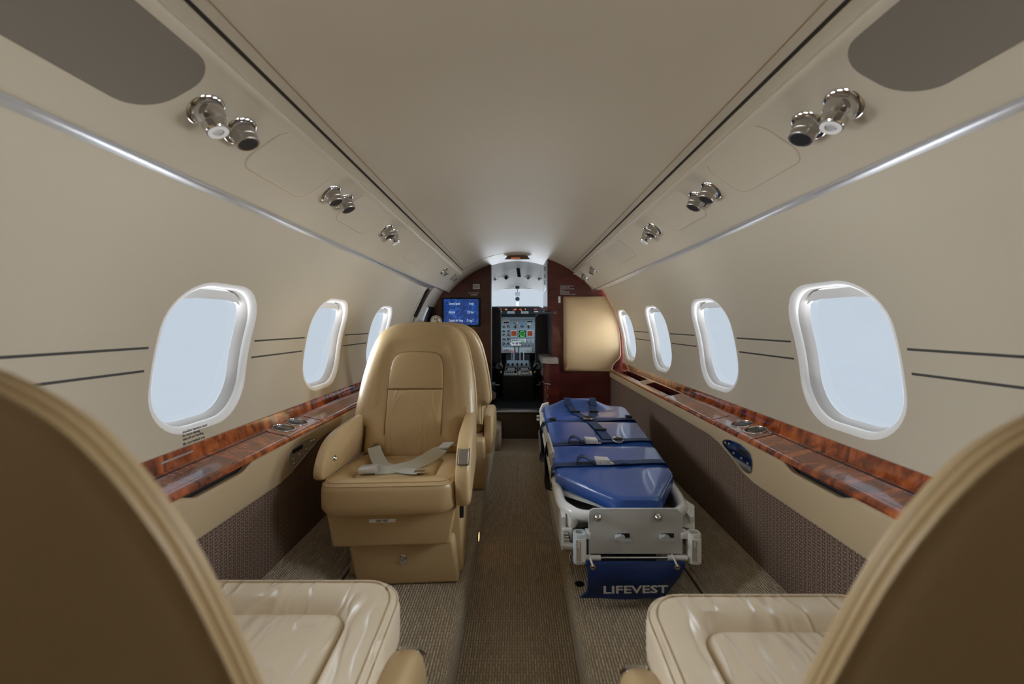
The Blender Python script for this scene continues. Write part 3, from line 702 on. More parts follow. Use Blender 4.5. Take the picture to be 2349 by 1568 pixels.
# monitor on the left bulkhead
mon = thing('monitor', 'flat screen with blue flight data page on the left bulkhead', 'screen', (-0.474, 3.49, Z(0.098)))
X0, X1, Z0, Z1 = -0.619, -0.328, -0.010, 0.206
bm = BM(); box(bm, (X0 - 0.018, 3.478, Z(Z0 - 0.016)), (X1 + 0.016, 3.50, Z(Z1 + 0.014)), 0.005); obj('bezel', bm, black, mon)
bm = BM(); box(bm, (X0, 3.4768, Z(Z0)), (X1, 3.4785, Z(Z1))); scr = obj('display', bm, screen_mat, mon)
for row, (l, r_) in enumerate((('Ground Speed', '0 mph'), ('Altitude', '232 feet'), ('Outside Air Temp', '25 deg C'))):
    zz = Z(0.158 - 0.071 * row)
    text('screen_text', l, 0.031, axes((-0.577, 3.4764, zz), (1, 0, 0), (0, 0, 1)), screen_text, scr, squeeze=0.52)
    text('screen_text', r_, 0.031, axes((-0.366, 3.4764, zz), (1, 0, 0), (0, 0, 1)), screen_text, scr, 'RIGHT', squeeze=0.52)

# padded tan panel on the right bulkhead
pp = thing('padded_panel', 'padded tan leather panel on the right bulkhead above the stretcher head', 'panel', (0.56, 3.10, Z(-0.03)))
out = [(0.344, 0.197), (0.352, 0.203), (0.648, 0.203), (0.668, 0.195), (0.700, 0.140), (0.735, 0.055), (0.758, -0.04), (0.768, -0.13), (0.772, -0.235), (0.762, -0.262), (0.735, -0.285), (0.716, -0.310), (0.705, -0.345), (0.694, -0.355), (0.352, -0.355), (0.344, -0.348)]
bm = BM(); pad(bm, out, lambda a, b, c: (a, 3.10 - c, Z(b)), [(0.0, -0.002), (0, 0.010), (0.003, 0.016), (0.010, 0.021), (0.03, 0.024)], dome=0.006, nfill=4); obj('cushion', bm, P('bulkhead_leather', (0.49, 0.35, 0.19), 0.42, bump=[(420, 0.1, 0.0005)]), pp)
# low cabinet with a rounded pale top at the right of the doorway
cab = thing('galley_cabinet', 'low dark wood cabinet with rounded pale top beside the cockpit doorway', 'cabinet', (0.235, 3.1, Z(-0.69)))
def dshape(x0, x1, y0, y1, r, n=8, notch=False):
    return ([(x1, y0), (x1, 3.097), (0.259, 3.097), (0.259, y1), (x0, y1)] if notch else [(x1, y0), (x1, y1), (x0, y1)]) + [(x0 + r - r * math.cos(R_(a)), y0 + r - r * math.sin(R_(a))) for a in [90 * k / n for k in range(n + 1)]]
bm = BM(); loft(bm, [[(x, y, z) for x, y in dshape(0.188, 0.30, 2.98, 3.4, 0.05, notch=True)] for z in (Z(-0.89), Z(-0.285))]); obj('body', bm, dark_wood, cab)
bm = BM(); loft(bm, [[(x, y, z) for x, y in dshape(0.173, 0.292, 2.95, 3.42, 0.075, notch=True)] for z in (Z(-0.285), Z(-0.282), Z(-0.252), Z(-0.249))]); obj('top', bm, P('pale_top', (0.42, 0.375, 0.33), 0.3, coat=0.4), cab)
bm = BM(); ribbon(bm, [(0.187, 3.10, Z(-0.43)), (0.187, 3.03, Z(-0.43)), (0.2, 2.99, Z(-0.432)), (0.236, 2.979, Z(-0.435))], (0, 0, 1), 0.004, 0.002); obj('trim_line', bm, silver, cab)
for z in (-0.47, -0.53):
    bm = BM(); box(bm, (0.215, 2.974, Z(z)), (0.221, 2.984, Z(z + 0.02)), 0.001); obj('latch', bm, chrome, cab)
# carpeted block by the door at the left of the aisle
bm = BM(); box(bm, (-0.30, 2.93, 0.0), (-0.118, 3.16, Z(-0.735)), 0.018, 3)
tag(obj('step_block', bm, carpet), 'carpet covered step block at the left end of the aisle', 'step')
# emergency exit light under the ceiling
el = thing('exit_light', 'small brown trapezoid light unit on the ceiling above the doorway', 'light', (0.0, 3.19, Z(0.52)))
bm = BM(); loft(bm, [[(x, y, Z(z)) for x, z in ((-0.098, 0.489), (0.098, 0.489), (0.068, 0.522), (-0.068, 0.522))] for y in (3.15, 3.24)]); obj('housing', bm, P('bronze', (0.14, 0.09, 0.06), 0.35), el)
bm = BM(); box(bm, (-0.05, 3.146, Z(0.494)), (0.02, 3.151, Z(0.502))); obj('lamp', bm, P('dim_lamp', (0.3, 0.08, 0.03), 0.4, emit=(0.9, 0.25, 0.1), emit_s=0.35), el)

# ------------------------------------------------------------------ cockpit
# headliner and sides, narrowing towards the windscreen
bm = BM(); secs = [(3.56, 0.571, 0.79), (3.75, 0.55, 0.77), (4.0, 0.505, 0.73), (4.25, 0.455, 0.68), (4.5, 0.395, 0.62)]
loops = []
for y, zt, hw in secs:
    rad = hw; cz = zt - rad
    a0 = interp([(3.56, 12), (3.75, 20), (4.0, 40)], y); loops.append([(rad * math.cos(R_(a0 + (180 - 2 * a0) * k / 28)), y, Z(cz + rad * math.sin(R_(a0 + (180 - 2 * a0) * k / 28)))) for k in range(29)])
loft(bm, loops, cap=False, closed=False); struct(obj('ceiling_cockpit', bm, liner_white), 'pale cockpit headliner sloping down to the windscreen')
for s, nm in ((-1, 'wall_cockpit_left'), (1, 'wall_cockpit_right')):
    bm = BM(); loft(bm, [[(s * hw * 1.0, y, Z(min(0.0, zt - 0.30))), (s * hw, y, Z(-0.8))] for y, zt, hw in secs + [(5.1, 0.10, 0.5)]], cap=False, closed=False)
    struct(obj(nm, bm, dark_trim), 'dark cockpit side panel')
bm = BM(); box(bm, (-0.66, 4.52, Z(-0.80)), (0.66, 4.55, Z(0.03))); struct(obj('wall_cockpit_front', bm, dark_trim), 'dark firewall behind the instrument panel')
# windscreen: glass between frame bars
wsr = bpy.data.objects.new('window_20', None); COL.objects.link(wsr); wsr['kind'] = 'structure'; wsr['label'] = 'cockpit windscreen'; wsr.location = (0, 4.8, Z(0.25)); wsr['_world'] = 1
bm = BM(); loft(bm, [[(x, 4.5 + 0.6 * t - abs(x) * 0.25, Z(0.392 - 0.30 * t - abs(x) * 0.12 * (1 - t))) for x in (-0.6, -0.3, -0.02, 0.02, 0.3, 0.6)] for t in (0, 0.5, 1)], cap=False, closed=False); obj('pane', bm, glass, wsr)
bm = BM(); hexa(bm, [(-0.012, 4.49, Z(0.37)), (-0.012, 4.49, Z(0.40)), (-0.012, 5.1, Z(0.07)), (-0.012, 5.1, Z(0.10)), (0.012, 4.49, Z(0.37)), (0.012, 4.49, Z(0.40)), (0.012, 5.1, Z(0.07)), (0.012, 5.1, Z(0.10))], 0.004); obj('centre_post', bm, liner_white, wsr)
bm = BM(); box(bm, (-0.62, 4.485, Z(0.375)), (0.62, 4.51, Z(0.40)), 0.004); obj('header_bar', bm, liner_white, wsr)
for s, n_ in ((-1, 21), (1, 22)):
    sw = bpy.data.objects.new('window_%d' % n_, None); COL.objects.link(sw); sw['kind'] = 'structure'; sw['label'] = 'cockpit side window'; sw.location = (s * 0.7, 4.0, Z(0.15)); sw['_world'] = 1
    bm = BM(); loft(bm, [[(s * hw * math.cos(R_(40)), y, Z(zt - hw + hw * math.sin(R_(40)))), (s * hw * 1.0, y, Z(min(0.0, zt - 0.30)))] for y, zt, hw in secs], cap=False, closed=False); obj('pane', bm, glass, sw)
    bm = BM(); tube(bm, [(s * 0.73 * math.cos(R_(40)), 4.0, Z(0.505 - 0.73 + 0.73 * math.sin(R_(40)))), (s * 0.73, 4.0, Z(0.0))], 0.02, 8); obj('window_post', bm, liner_white, sw)
# magnetic compass and placard hanging on the centre post
cp = thing('magnetic_compass', 'grey magnetic compass hanging at the centre of the windscreen', 'compass', (0, 4.42, Z(0.31)))
bm = BM(); box(bm, (-0.022, 4.40, Z(0.372)), (0.022, 4.45, Z(0.40)), 0.004); obj('mount', bm, dark_trim, cp)
bm = BM(); box(bm, (-0.026, 4.40, Z(0.292)), (0.026, 4.43, Z(0.335)), 0.003); obj('card', bm, cockpit_light, cp)
bm = BM(); lathe(bm, [(0.002, 0.0), (0.024, 0.0), (0.026, 0.006), (0.026, 0.03), (0.002, 0.03)], frame((0, 4.43, Z(0.262)), (0, -1, 0), (0, 0, 1)), 20); dl = obj('dial', bm, cockpit_grey, cp)
bm = BM(); lathe(bm, [(0.002, 0.028), (0.018, 0.028), (0.018, 0.0312), (0.002, 0.0312)], frame((0, 4.43, Z(0.262)), (0, -1, 0), (0, 0, 1)), 20); obj('dial_face', bm, dark_trim, dl)
bm = BM(); box(bm, (-0.004, 4.425, Z(0.26)), (0.004, 4.435, Z(0.39))); obj('stem', bm, cockpit_grey, cp)
# overhead fittings
hg = thing('handhold', 'black oblong handset hanging from the cockpit headliner', 'handhold', (0.01, 3.9, Z(0.47)))  # stands for the black overhead handle
bm = BM(); hexa(bm, [(0.0, 3.90, Z(0.44)), (-0.012, 3.88, Z(0.522)), (0.0, 3.94, Z(0.44)), (-0.012, 3.92, Z(0.522)), (0.034, 3.90, Z(0.438)), (0.022, 3.88, Z(0.522)), (0.034, 3.94, Z(0.438)), (0.022, 3.92, Z(0.522))], 0.007, 3); obj('handhold_body', bm, black, hg)
bm = BM(); tube(bm, [(0.005, 3.9, Z(0.52)), (0.005, 3.91, Z(0.55))], 0.003, 8); obj('hook', bm, silver, hg)
for x, nm in ((-0.222, 'thin'), (-0.112, 'dark'), (0.106, 'wide'), (0.212, 'thin')):
    a = Vector((x, 4.10, Z(0.472 - abs(x) * 0.12)))
    lab = {'thin': 'small chrome swivel fitting at the %s of the cockpit headliner' % ('left edge' if x < 0 else 'right edge'), 'dark': 'round dark swivel vent left of the black handset', 'wide': 'wide chrome swivel vent right of the black handset'}[nm]
    fx = thing('overhead_vent', lab, 'vent', a, 'fittings on the cockpit headliner'); k = 1.0 if nm != 'thin' else 0.72
    bm = BM(); lathe(bm, [(0.002, 0.012), (0.026 * k, 0.012), (0.026 * k, 0.003), (0.022 * k, 0.0), (0.002, 0.0)], frame(a, (0, -0.55, -0.8)) @ Matrix.Rotation(math.pi, 4, 'X'), 18); obj('flange', bm, silver, fx)
    bm = BM(); lathe(bm, [(0.002, 0.0), (0.017 * k, 0.0), (0.018 * k, 0.012), (0.013 * k, 0.02), (0.002, 0.018)], frame(a, (0, -0.7, -0.6)), 18); obj('swivel_ball', bm, black if nm == 'dark' else satin, fx)
    bm = BM(); tube(bm, [a + Vector((-0.04 * k, 0, 0.004)), a + Vector((0.04 * k, 0, -0.004))], 0.0025, 6); obj('lever', bm, satin, fx)

# instrument panel; gx, gz place details on it from a layout sketch
gx = lambda u: -0.261 + u * 0.000467
gz = lambda v: Z(0.1923 - v * 0.000467)
PY = 4.35
ip = thing('instrument_panel', 'blue grey instrument panel with round gauges and small screens', 'instrument panel', (0, PY, Z(-0.12)))
bm = BM(); box(bm, (-0.50, PY, gz(1075)), (0.50, PY + 0.04, gz(284)), 0.003); obj('panel_face', bm, cockpit_grey, ip)
def disc(name, u, v, r, m, par, y=0.0, h=0.004, n=20):
    bm = BM(); lathe(bm, [(0.0008, 0), (r, 0), (r, h * 0.7), (r * 0.92, h), (0.0008, h)], frame((gx(u), PY - y, gz(v)), (0, -1, 0), (0, 0, 1)), n); return obj(name, bm, m, par)
def plate(name, u0, v0, u1, v1, m, par, y=0.0, h=0.004, bev=0.0008):
    bm = BM(); box(bm, (gx(u0), PY - y - h, gz(v1)), (gx(u1), PY - y, gz(v0)), bev, 1); return obj(name, bm, m, par)
def gauge(u, v, r):
    g = disc('gauge', u, v, r, cockpit_light, ip); disc('gauge_face', u, v, r * 0.84, black, g, 0.0035, 0.0012)
    for k in range(3):
        a = 0.7 + k * 2.1 + (u + v) * 0.01; p = Vector((gx(u), PY - 0.0052, gz(v)))
        d = Vector((math.cos(a), 0, math.sin(a))) * r * 0.72
        bm = BM(); tube(bm, [p + d * 0.25, p + d], 0.0014, 5); obj('needle', bm, lever_white, g)
for v in (480, 578, 660, 755, 855):
    gauge(248, v, 0.0185); gauge(352, v, 0.0185)
gauge(505, 482, 0.022); gauge(818, 482, 0.021)
g = disc('attitude_indicator', 665, 460, 0.031, cockpit_light, ip); disc('horizon_ball', 665, 460, 0.027, P('sky_blue', (0.12, 0.28, 0.45), 0.4), g, 0.0035, 0.0015)
plate('ground_half', 625, 465, 705, 492, P('ground_brown', (0.12, 0.05, 0.03), 0.5), g, 0.005, 0.0012)
orange = P('orange_screen', (0.1, 0.02, 0.01), 0.3, emit=(0.42, 0.075, 0.02), emit_s=0.32)
for u0, u1 in ((410, 552), (772, 915)):
    f = plate('engine_screen', u0, 558, u1, 745, cockpit_light, ip, 0.0, 0.006); plate('screen_glow', u0 + 14, 578, u1 - 16, 684, orange, f, 0.006, 0.0012); plate('screen_keys', u0 + 10, 700, u1 - 10, 736, cockpit_grey, f, 0.006, 0.003)
f = plate('radar_screen', 570, 550, 758, 735, cockpit_light, ip, 0.0, 0.006); plate('screen_glass', 585, 560, 748, 720, black, f, 0.006, 0.0012)
bm = BM(); tube(bm, [(gx(667) + 0.0255 * math.cos(k * math.pi / 14), PY - 0.008, gz(637) + 0.0255 * math.sin(k * math.pi / 14)) for k in range(28)], 0.0032, 6, True); obj('radar_ring', bm, green_lamp, f)
for a in range(5):
    bm = BM(); d = Vector((math.cos(a * 1.3), 0, math.sin(a * 1.3))); p = Vector((gx(667), PY - 0.008, gz(637))); tube(bm, [p + d * 0.004, p + d * 0.016], 0.0014, 5); obj('radar_mark', bm, green_lamp, f)
plate('radar_trace', 615, 690, 720, 706, green_lamp, f, 0.007, 0.001)
plate('display_strip', 228, 318, 385, 352, P('cream_strip', (0.45, 0.47, 0.36), 0.5), ip); f = plate('slot_frame', 235, 360, 378, 412, cockpit_light, ip); plate('slot', 245, 368, 368, 404, P('dark_red', (0.05, 0.01, 0.01), 0.4), f, 0.004, 0.002)
f = plate('slot_frame', 765, 335, 915, 388, cockpit_light, ip); plate('slot', 778, 345, 903, 378, black, f, 0.004, 0.002)
plate('label_strip', 775, 412, 865, 430, label_white, ip, 0, 0.002); disc('amber_light', 560, 388, 0.006, amber_lamp, ip); disc('knob', 487, 402, 0.006, black, ip)
f = plate('gear_panel', 585, 752, 755, 850, cockpit_light, ip)
for u, v in ((648, 795), (665, 822), (640, 822)): plate('gear_light', u, v - 12, u + 16, v + 6, green_lamp, f, 0.004, 0.002)
plate('gear_lever', 705, 765, 740, 828, lever_white, f, 0.004, 0.02, 0.003)
f = plate('module', 415, 757, 580, 850, cockpit_light, ip)
for k in range(3): plate('key', 440 + 42 * k, 778, 470 + 42 * k, 795, dark_trim, f, 0.004, 0.002)
for u in (775, 858):
    f = plate('trim_gauge', u, 755, u + 68, 852, cockpit_light, ip); plate('trim_scale', u + 22, 770, u + 44, 838, dark_trim, f, 0.004, 0.0015); plate('trim_mark', u + 30, 780, u + 40, 830, lever_white, f, 0.005, 0.002)
for u in (672, 745, 822): gauge(u, 898, 0.015)
f = plate('switch_row', 180, 948, 940, 1066, cockpit_light, ip, 0, 0.003)
for k in range(8):
    bm = BM(); p = Vector((gx(212 + 34 * k), PY - 0.003, gz(985 + 30 * (k % 2)))); tube(bm, [p, p + Vector((0, -0.018, 0.006))], [0.0035, 0.005], 8); obj('toggle', bm, red_plastic if k in (0, 3) else lever_white, f)
for u in (755, 788, 820): plate('indicator', u, 985, u + 16, 1042, P('pale_green', (0.5, 0.55, 0.42), 0.5), f, 0.003, 0.002)
for v in (965, 1000, 1035): disc('knob', 905, v, 0.006, dark_trim, f, 0.003, 0.01)

# glareshield with warning lights
gs = thing('glareshield', 'dark glareshield with red and amber warning lights above the instruments', 'glareshield', (0, 4.25, Z(0.12)))
bm = BM(); prof = [(4.24, 0.070), (4.22, 0.10), (4.235, 0.168), (4.26, 0.178), (4.60, 0.150), (4.60, 0.0625), (4.345, 0.0625)]
loft(bm, [[(x, y - (0 if abs(x) < 0.36 else 0.0), max(Z(0.0625) if y > 4.3 else Z(0.05), Z(z) - max(0, abs(x) - 0.22) * 0.35)) for y, z in prof] for x in (-0.56, -0.40, -0.22, 0.22, 0.40, 0.56)]); obj('shield', bm, dark_trim, gs)
def gsplate(name, u0, v0, u1, v1, m, par, h=0.006, y=4.232):
    k = 4.22 / 4.35; bm = BM(); x0, x1 = gx(u0) * k, gx(u1) * k; z0, z1 = EYE + (gz(v1) - EYE) * k, EYE + (gz(v0) - EYE) * k
    box(bm, (x0, y - h - 0.012, z0), (x1, y + 0.004, z1), 0.001, 1); return obj(name, bm, m, par)
for u, m_, dv in ((160, red_lamp, 0), (190, red_lamp, 0), (288, amber_lamp, 0), (315, amber_lamp, 0), (493, amber_lamp, 0), (522, amber_lamp, 0), (462, red_lamp, 18), (610, red_lamp, 0), (632, red_lamp, -4), (648, amber_lamp, 20), (738, amber_lamp, -4), (948, red_lamp, 0), (978, red_lamp, 0)):
    f = gsplate('warning_light', u - 11, 78 + dv, u + 11, 104 + dv, m_, gs)
for u0, u1 in ((140, 212), (932, 1022)): gsplate('light_label', u0, 134, u1, 154, label_white, gs, 0.004)
for u0, u1 in ((332, 500), (640, 808)):
    f = gsplate('annunciator_block', u0, 132, u1, 188, cockpit_grey, gs, 0.002)
    for i in range(8):
        for j in range(3): gsplate('annunciator', u0 + 3 + i * 20.5, 135 + j * 17.5, u0 + 20 + i * 20.5, 149 + j * 17.5, cockpit_light, f, 0.006)

# centre pedestal with levers
pd = thing('centre_pedestal', 'tall centre pedestal with pale switch panels and white thrust levers', 'pedestal', (0, 3.95, Z(-0.69)))
def xs(w0, w1, t): return w0 + (w1 - w0) * t
bm = BM(); prof = [(3.70, -0.69), (3.70, -0.472), (3.705, -0.466), (3.93, -0.412), (4.20, -0.372), (4.322, -0.317), (4.322, -0.69)]
loft(bm, [[(x * (1.0 if y < 3.9 else 0.92), y, Z(z)) for y, z in prof] for x in (-0.127, 0.139)]); obj('pedestal_body', bm, P('pedestal_black', (0.006, 0.007, 0.009), 0.5), pd)
def slope(y0, z0, y1, z1, x0, x1, m, name, par, h=0.006):
    n = Vector((0, -(z1 - z0), y1 - y0)).normalized() * h
    lo = [(x0, y0, Z(z0)), (x0, y1, Z(z1)), (x1, y0, Z(z0)), (x1, y1, Z(z1))]; bm = BM()
    c = [Vector(lo[0]), Vector(lo[0]) + n, Vector(lo[1]), Vector(lo[1]) + n, Vector(lo[2]), Vector(lo[2]) + n, Vector(lo[3]), Vector(lo[3]) + n]
    hexa(bm, c, 0.001, 1); return obj(name, bm, m, par)
zs_ = lambda y: interp([(3.705, -0.466), (3.93, -0.412), (4.20, -0.372), (4.36, -0.30)], y)
f = slope(3.712, zs_(3.712), 3.80, zs_(3.80), -0.122, 0.0, cockpit_light, 'switch_panel', pd)
for k in range(5): slope(3.755, zs_(3.755) + 0.007, 3.77, zs_(3.77) + 0.007, -0.112 + 0.02 * k, -0.098 + 0.02 * k, dark_trim, 'switch', f, 0.005)
for k in range(2): slope(3.718, zs_(3.718) + 0.007, 3.732, zs_(3.732) + 0.007, -0.118 + 0.068 * k, -0.066 + 0.055 * k, lever_white, 'switch_bar', f, 0.004)
bm = BM(); lathe(bm, [(0.001, 0), (0.012, 0), (0.010, 0.02), (0.001, 0.022)], frame((-0.018, 3.765, Z(zs_(3.765)) + 0.006), (0, -0.3, 1)), 14); obj('knob', bm, black, f)
f = slope(3.712, zs_(3.712), 3.80, zs_(3.80), 0.006, 0.134, cockpit_light, 'keypad', pd)
for k in range(5): slope(3.782, zs_(3.782) + 0.007, 3.792, zs_(3.792) + 0.007, 0.012 + 0.024 * k, 0.030 + 0.024 * k, amber_lamp if k in (0, 4) else dark_trim, 'key', f, 0.002)
slope(3.72, zs_(3.72) + 0.006, 3.768, zs_(3.768) + 0.006, 0.030, 0.112, dark_trim, 'keypad_frame', f, 0.003); slope(3.722, zs_(3.722) + 0.009, 3.755, zs_(3.755) + 0.009, 0.038, 0.104, cockpit_light, 'keypad_face', f, 0.002)
for x0, x1 in ((-0.112, -0.004), (0.012, 0.118)):
    f = slope(3.82, zs_(3.82), 3.92, zs_(3.92), x0, x1, cockpit_light, 'radio_panel', pd)
    slope(3.895, zs_(3.895) + 0.007, 3.908, zs_(3.908) + 0.007, x0 + 0.008, x1 - 0.008, dark_trim, 'radio_display', f, 0.002)
    for xk in (x0 + 0.012, x1 - 0.012):
        bm = BM(); lathe(bm, [(0.001, 0), (0.008, 0), (0.007, 0.016), (0.001, 0.018)], frame((xk, 3.85, Z(zs_(3.85)) + 0.006), (0, -0.3, 1)), 12); obj('knob', bm, black, f)
f = slope(3.94, zs_(3.94), 4.18, zs_(4.18), -0.105, 0.112, cockpit_grey, 'lever_quadrant', pd)
for k in range(5):
    bm = BM(); lathe(bm, [(0.001, 0), (0.010, 0), (0.009, 0.02), (0.001, 0.022)], frame((-0.09 + 0.044 * k, 3.97, Z(zs_(3.97)) + 0.006), (0, -0.3, 1)), 12); obj('knob', bm, black, f)
bm = BM(); hexa(bm, [(-0.062, 4.16, Z(-0.40)), (-0.062, 4.28, Z(-0.29)), (-0.062, 4.322, Z(-0.40)), (-0.062, 4.322, Z(-0.285)), (0.068, 4.16, Z(-0.40)), (0.068, 4.28, Z(-0.29)), (0.068, 4.322, Z(-0.40)), (0.068, 4.322, Z(-0.285))], 0.004); q = obj('quadrant', bm, cockpit_grey, pd)
for x0, x1, m_ in ((-0.028, 0.018, dark_trim), (0.030, 0.056, black), (-0.054, -0.050, black)):
    bm = BM(); hexa(bm, [(x0, 4.175, Z(-0.385)), (x0, 4.262, Z(-0.298)), (x0, 4.19, Z(-0.385)), (x0, 4.275, Z(-0.298)), (x1, 4.175, Z(-0.385)), (x1, 4.262, Z(-0.298)), (x1, 4.19, Z(-0.385)), (x1, 4.275, Z(-0.298))]); obj('lever_slot', bm, m_, q)
for x in (0.024, 0.060): 
    bm = BM(); hexa(bm, [(x, 4.165, Z(-0.39)), (x, 4.255, Z(-0.29)), (x, 4.18, Z(-0.39)), (x, 4.275, Z(-0.29)), (x + 0.006, 4.165, Z(-0.39)), (x + 0.006, 4.255, Z(-0.29)), (x + 0.006, 4.18, Z(-0.39)), (x + 0.006, 4.275, Z(-0.29))]); obj('slot_rail', bm, lever_white, q)
for x, dx in ((-0.026, -0.03), (0.012, 0.03)):
    bm = BM(); tube(bm, [(x, 4.24, Z(-0.30)), (x, 4.18, Z(-0.25)), (x, 4.17, Z(-0.222))], 0.007, 8); lv = obj('thrust_lever', bm, satin, pd)
    bm = BM(); tube(bm, [(x - 0.022, 4.17, Z(-0.222)), (x + 0.024, 4.17, Z(-0.222))], 0.013, 12); obj('lever_grip', bm, lever_white, lv)
    bm = BM(); tube(bm, [(x - 0.018, 4.20, Z(-0.188)), (x + 0.024, 4.20, Z(-0.188))], 0.010, 12); obj('reverser_grip', bm, lever_white, lv)
    bm = BM(); tube(bm, [(x, 4.17, Z(-0.222)), (x, 4.20, Z(-0.188))], 0.006, 8); obj('reverser_link', bm, lever_white, lv)
bm = BM(); tube(bm, [(-0.046, 4.18, Z(-0.222)), (-0.068, 4.20, Z(-0.195))], [0.011, 0.008], 10); obj('flap_lever', bm, lever_white, pd)
bm = BM(); tube(bm, [(-0.053, 4.20, Z(-0.33)), (-0.053, 4.17, Z(-0.288))], 0.003, 8); fl = obj('red_knob_lever', bm, satin, pd)
bm = BM(); lathe(bm, [(0.001, -0.01), (0.010, -0.006), (0.010, 0.006), (0.001, 0.01)], frame((-0.053, 4.165, Z(-0.282)), (0, -1, 0.4)), 12); obj('red_knob', bm, red_lamp, fl)

# pilot seats
def pilot_seat(s, xi, ztop, label):
    root = thing('pilot_seat', label, 'seat', (s * 0.36, 3.85, Z(-0.69)), 'pilot seats in the cockpit')
    w_ = 0.40; cx = xi + w_ / 2; H = ztop + 0.40
    out = [(s * (cx + a), b) for a, b in rrect(w_, H, 0.045, 7, 0, ztop - H / 2)]
    if s < 0: out = out[::-1]
    f = lambda a, b, c: (a, 3.84 + c + 0.08 * (b + 0.4), Z(b))
    bm = BM(); pad(bm, out, f, [(0.01, 0.06), (0.0, 0.05), (0, -0.02), (0.006, -0.034), (0.02, -0.040), (0.05, -0.043)], nfill=2); obj('backrest', bm, black_leather, root)
    ol = [f(a, b, -0.018) for a, b in inset_poly(out, -0.001)]
    bm = BM(); tube(bm, ol, 0.0032, 6, True); obj('piping', bm, fleece, root)
    bm = BM(); box(bm, (min(s * xi, s * (xi + w_)), 3.86, Z(-0.46)), (max(s * xi, s * (xi + w_)), 4.30, Z(-0.37)), 0.03, 3); obj('cushion', bm, black_leather, root)
    bm = BM(); box(bm, (min(s * (xi - 0.004), s * (xi + 0.04)), 3.80, Z(-0.505)), (max(s * (xi - 0.004), s * (xi + 0.04)), 3.86, Z(-0.37)), 0.012, 3); obj('side_bolster', bm, black_leather, root)
    bm = BM(); pad(bm, [(s * (xi + 0.012) + a, b) for a, b in ((-0.03, -0.02), (0.028, -0.026), (0.034, 0.004), (0.016, 0.034), (-0.012, 0.030), (-0.034, 0.010))], lambda a, b, c: (a, 3.80 - c, Z(-0.395) + b), [(0.004, -0.03), (0, -0.01), (0.004, 0.014), (0.014, 0.022)], nfill=1); obj('armrest_pad', bm, fleece, root)
    for dy in (3.86, 4.2):
        bm = BM(); box(bm, (min(s * (xi + 0.015), s * (xi + 0.035)), dy, Z(-0.69)), (max(s * (xi + 0.015), s * (xi + 0.035)), dy + 0.03, Z(-0.45)), 0.004); obj('leg', bm, dark_trim, root)
    bm = BM(); box(bm, (min(s * (xi - 0.01), s * (xi + 0.3)), 3.83, Z(-0.572)), (max(s * (xi - 0.01), s * (xi + 0.3)), 3.85, Z(-0.562)), 0.002); obj('cross_rail', bm, rail_steel, root)
    pth = spline([(s * (xi + 0.02), 3.78, Z(-0.37)), (s * (xi - 0.018), 3.77, Z(-0.42)), (s * (xi - 0.004), 3.78, Z(-0.50)), (s * (xi - 0.012), 3.80, Z(-0.60))], 5)
    bm = BM(); ribbon(bm, pth, (1, 0.3, 0), 0.022, 0.003); hs = obj('harness_strap', bm, black, root)
    bm = BM(); box(bm, (s * (xi - 0.006) - 0.010, 3.762, Z(-0.455)), (s * (xi - 0.006) + 0.010, 3.774, Z(-0.43)), 0.003); obj('buckle', bm, rail_steel, hs)
    return root
pilot_seat(-1, 0.155, 0.156, 'black leather pilot seat at the left of the cockpit')
pilot_seat(1, 0.166, 0.095, 'black leather pilot seat at the right of the cockpit')
# dark lockers just inside the doorway
for s, lab in ((-1, 'dark padded locker just inside the doorway at the left'), (1, 'dark padded locker just inside the doorway at the right')):
    lk = thing('side_locker', lab, 'locker', (s * 0.30, 3.68, Z(-0.69)))
    bm = BM(); box(bm, (min(s * 0.198, s * 0.45), 3.62, Z(-0.69)), (max(s * 0.198, s * 0.45), 3.76, Z(-0.535)), 0.012, 3); obj('body', bm, dark_trim, lk)
    bm = BM(); box(bm, (min(s * 0.196, s * 0.45), 3.615, Z(-0.54)), (max(s * 0.196, s * 0.45), 3.765, Z(-0.527)), 0.005, 2); obj('lid', bm, cockpit_grey, lk)
bm = BM(); hexa(bm, [(-0.224, 3.56, Z(-0.66)), (-0.224, 3.56, Z(-0.575)), (-0.224, 3.58, Z(-0.66)), (-0.224, 3.58, Z(-0.575)), (-0.19, 3.56, Z(-0.645)), (-0.182, 3.56, Z(-0.603)), (-0.19, 3.58, Z(-0.645)), (-0.182, 3.58, Z(-0.603))], 0.002)
tag(obj('document_card', bm, P('beige_card', (0.45, 0.40, 0.36), 0.6)), 'beige card leaning at the foot of the left door jamb', 'card')

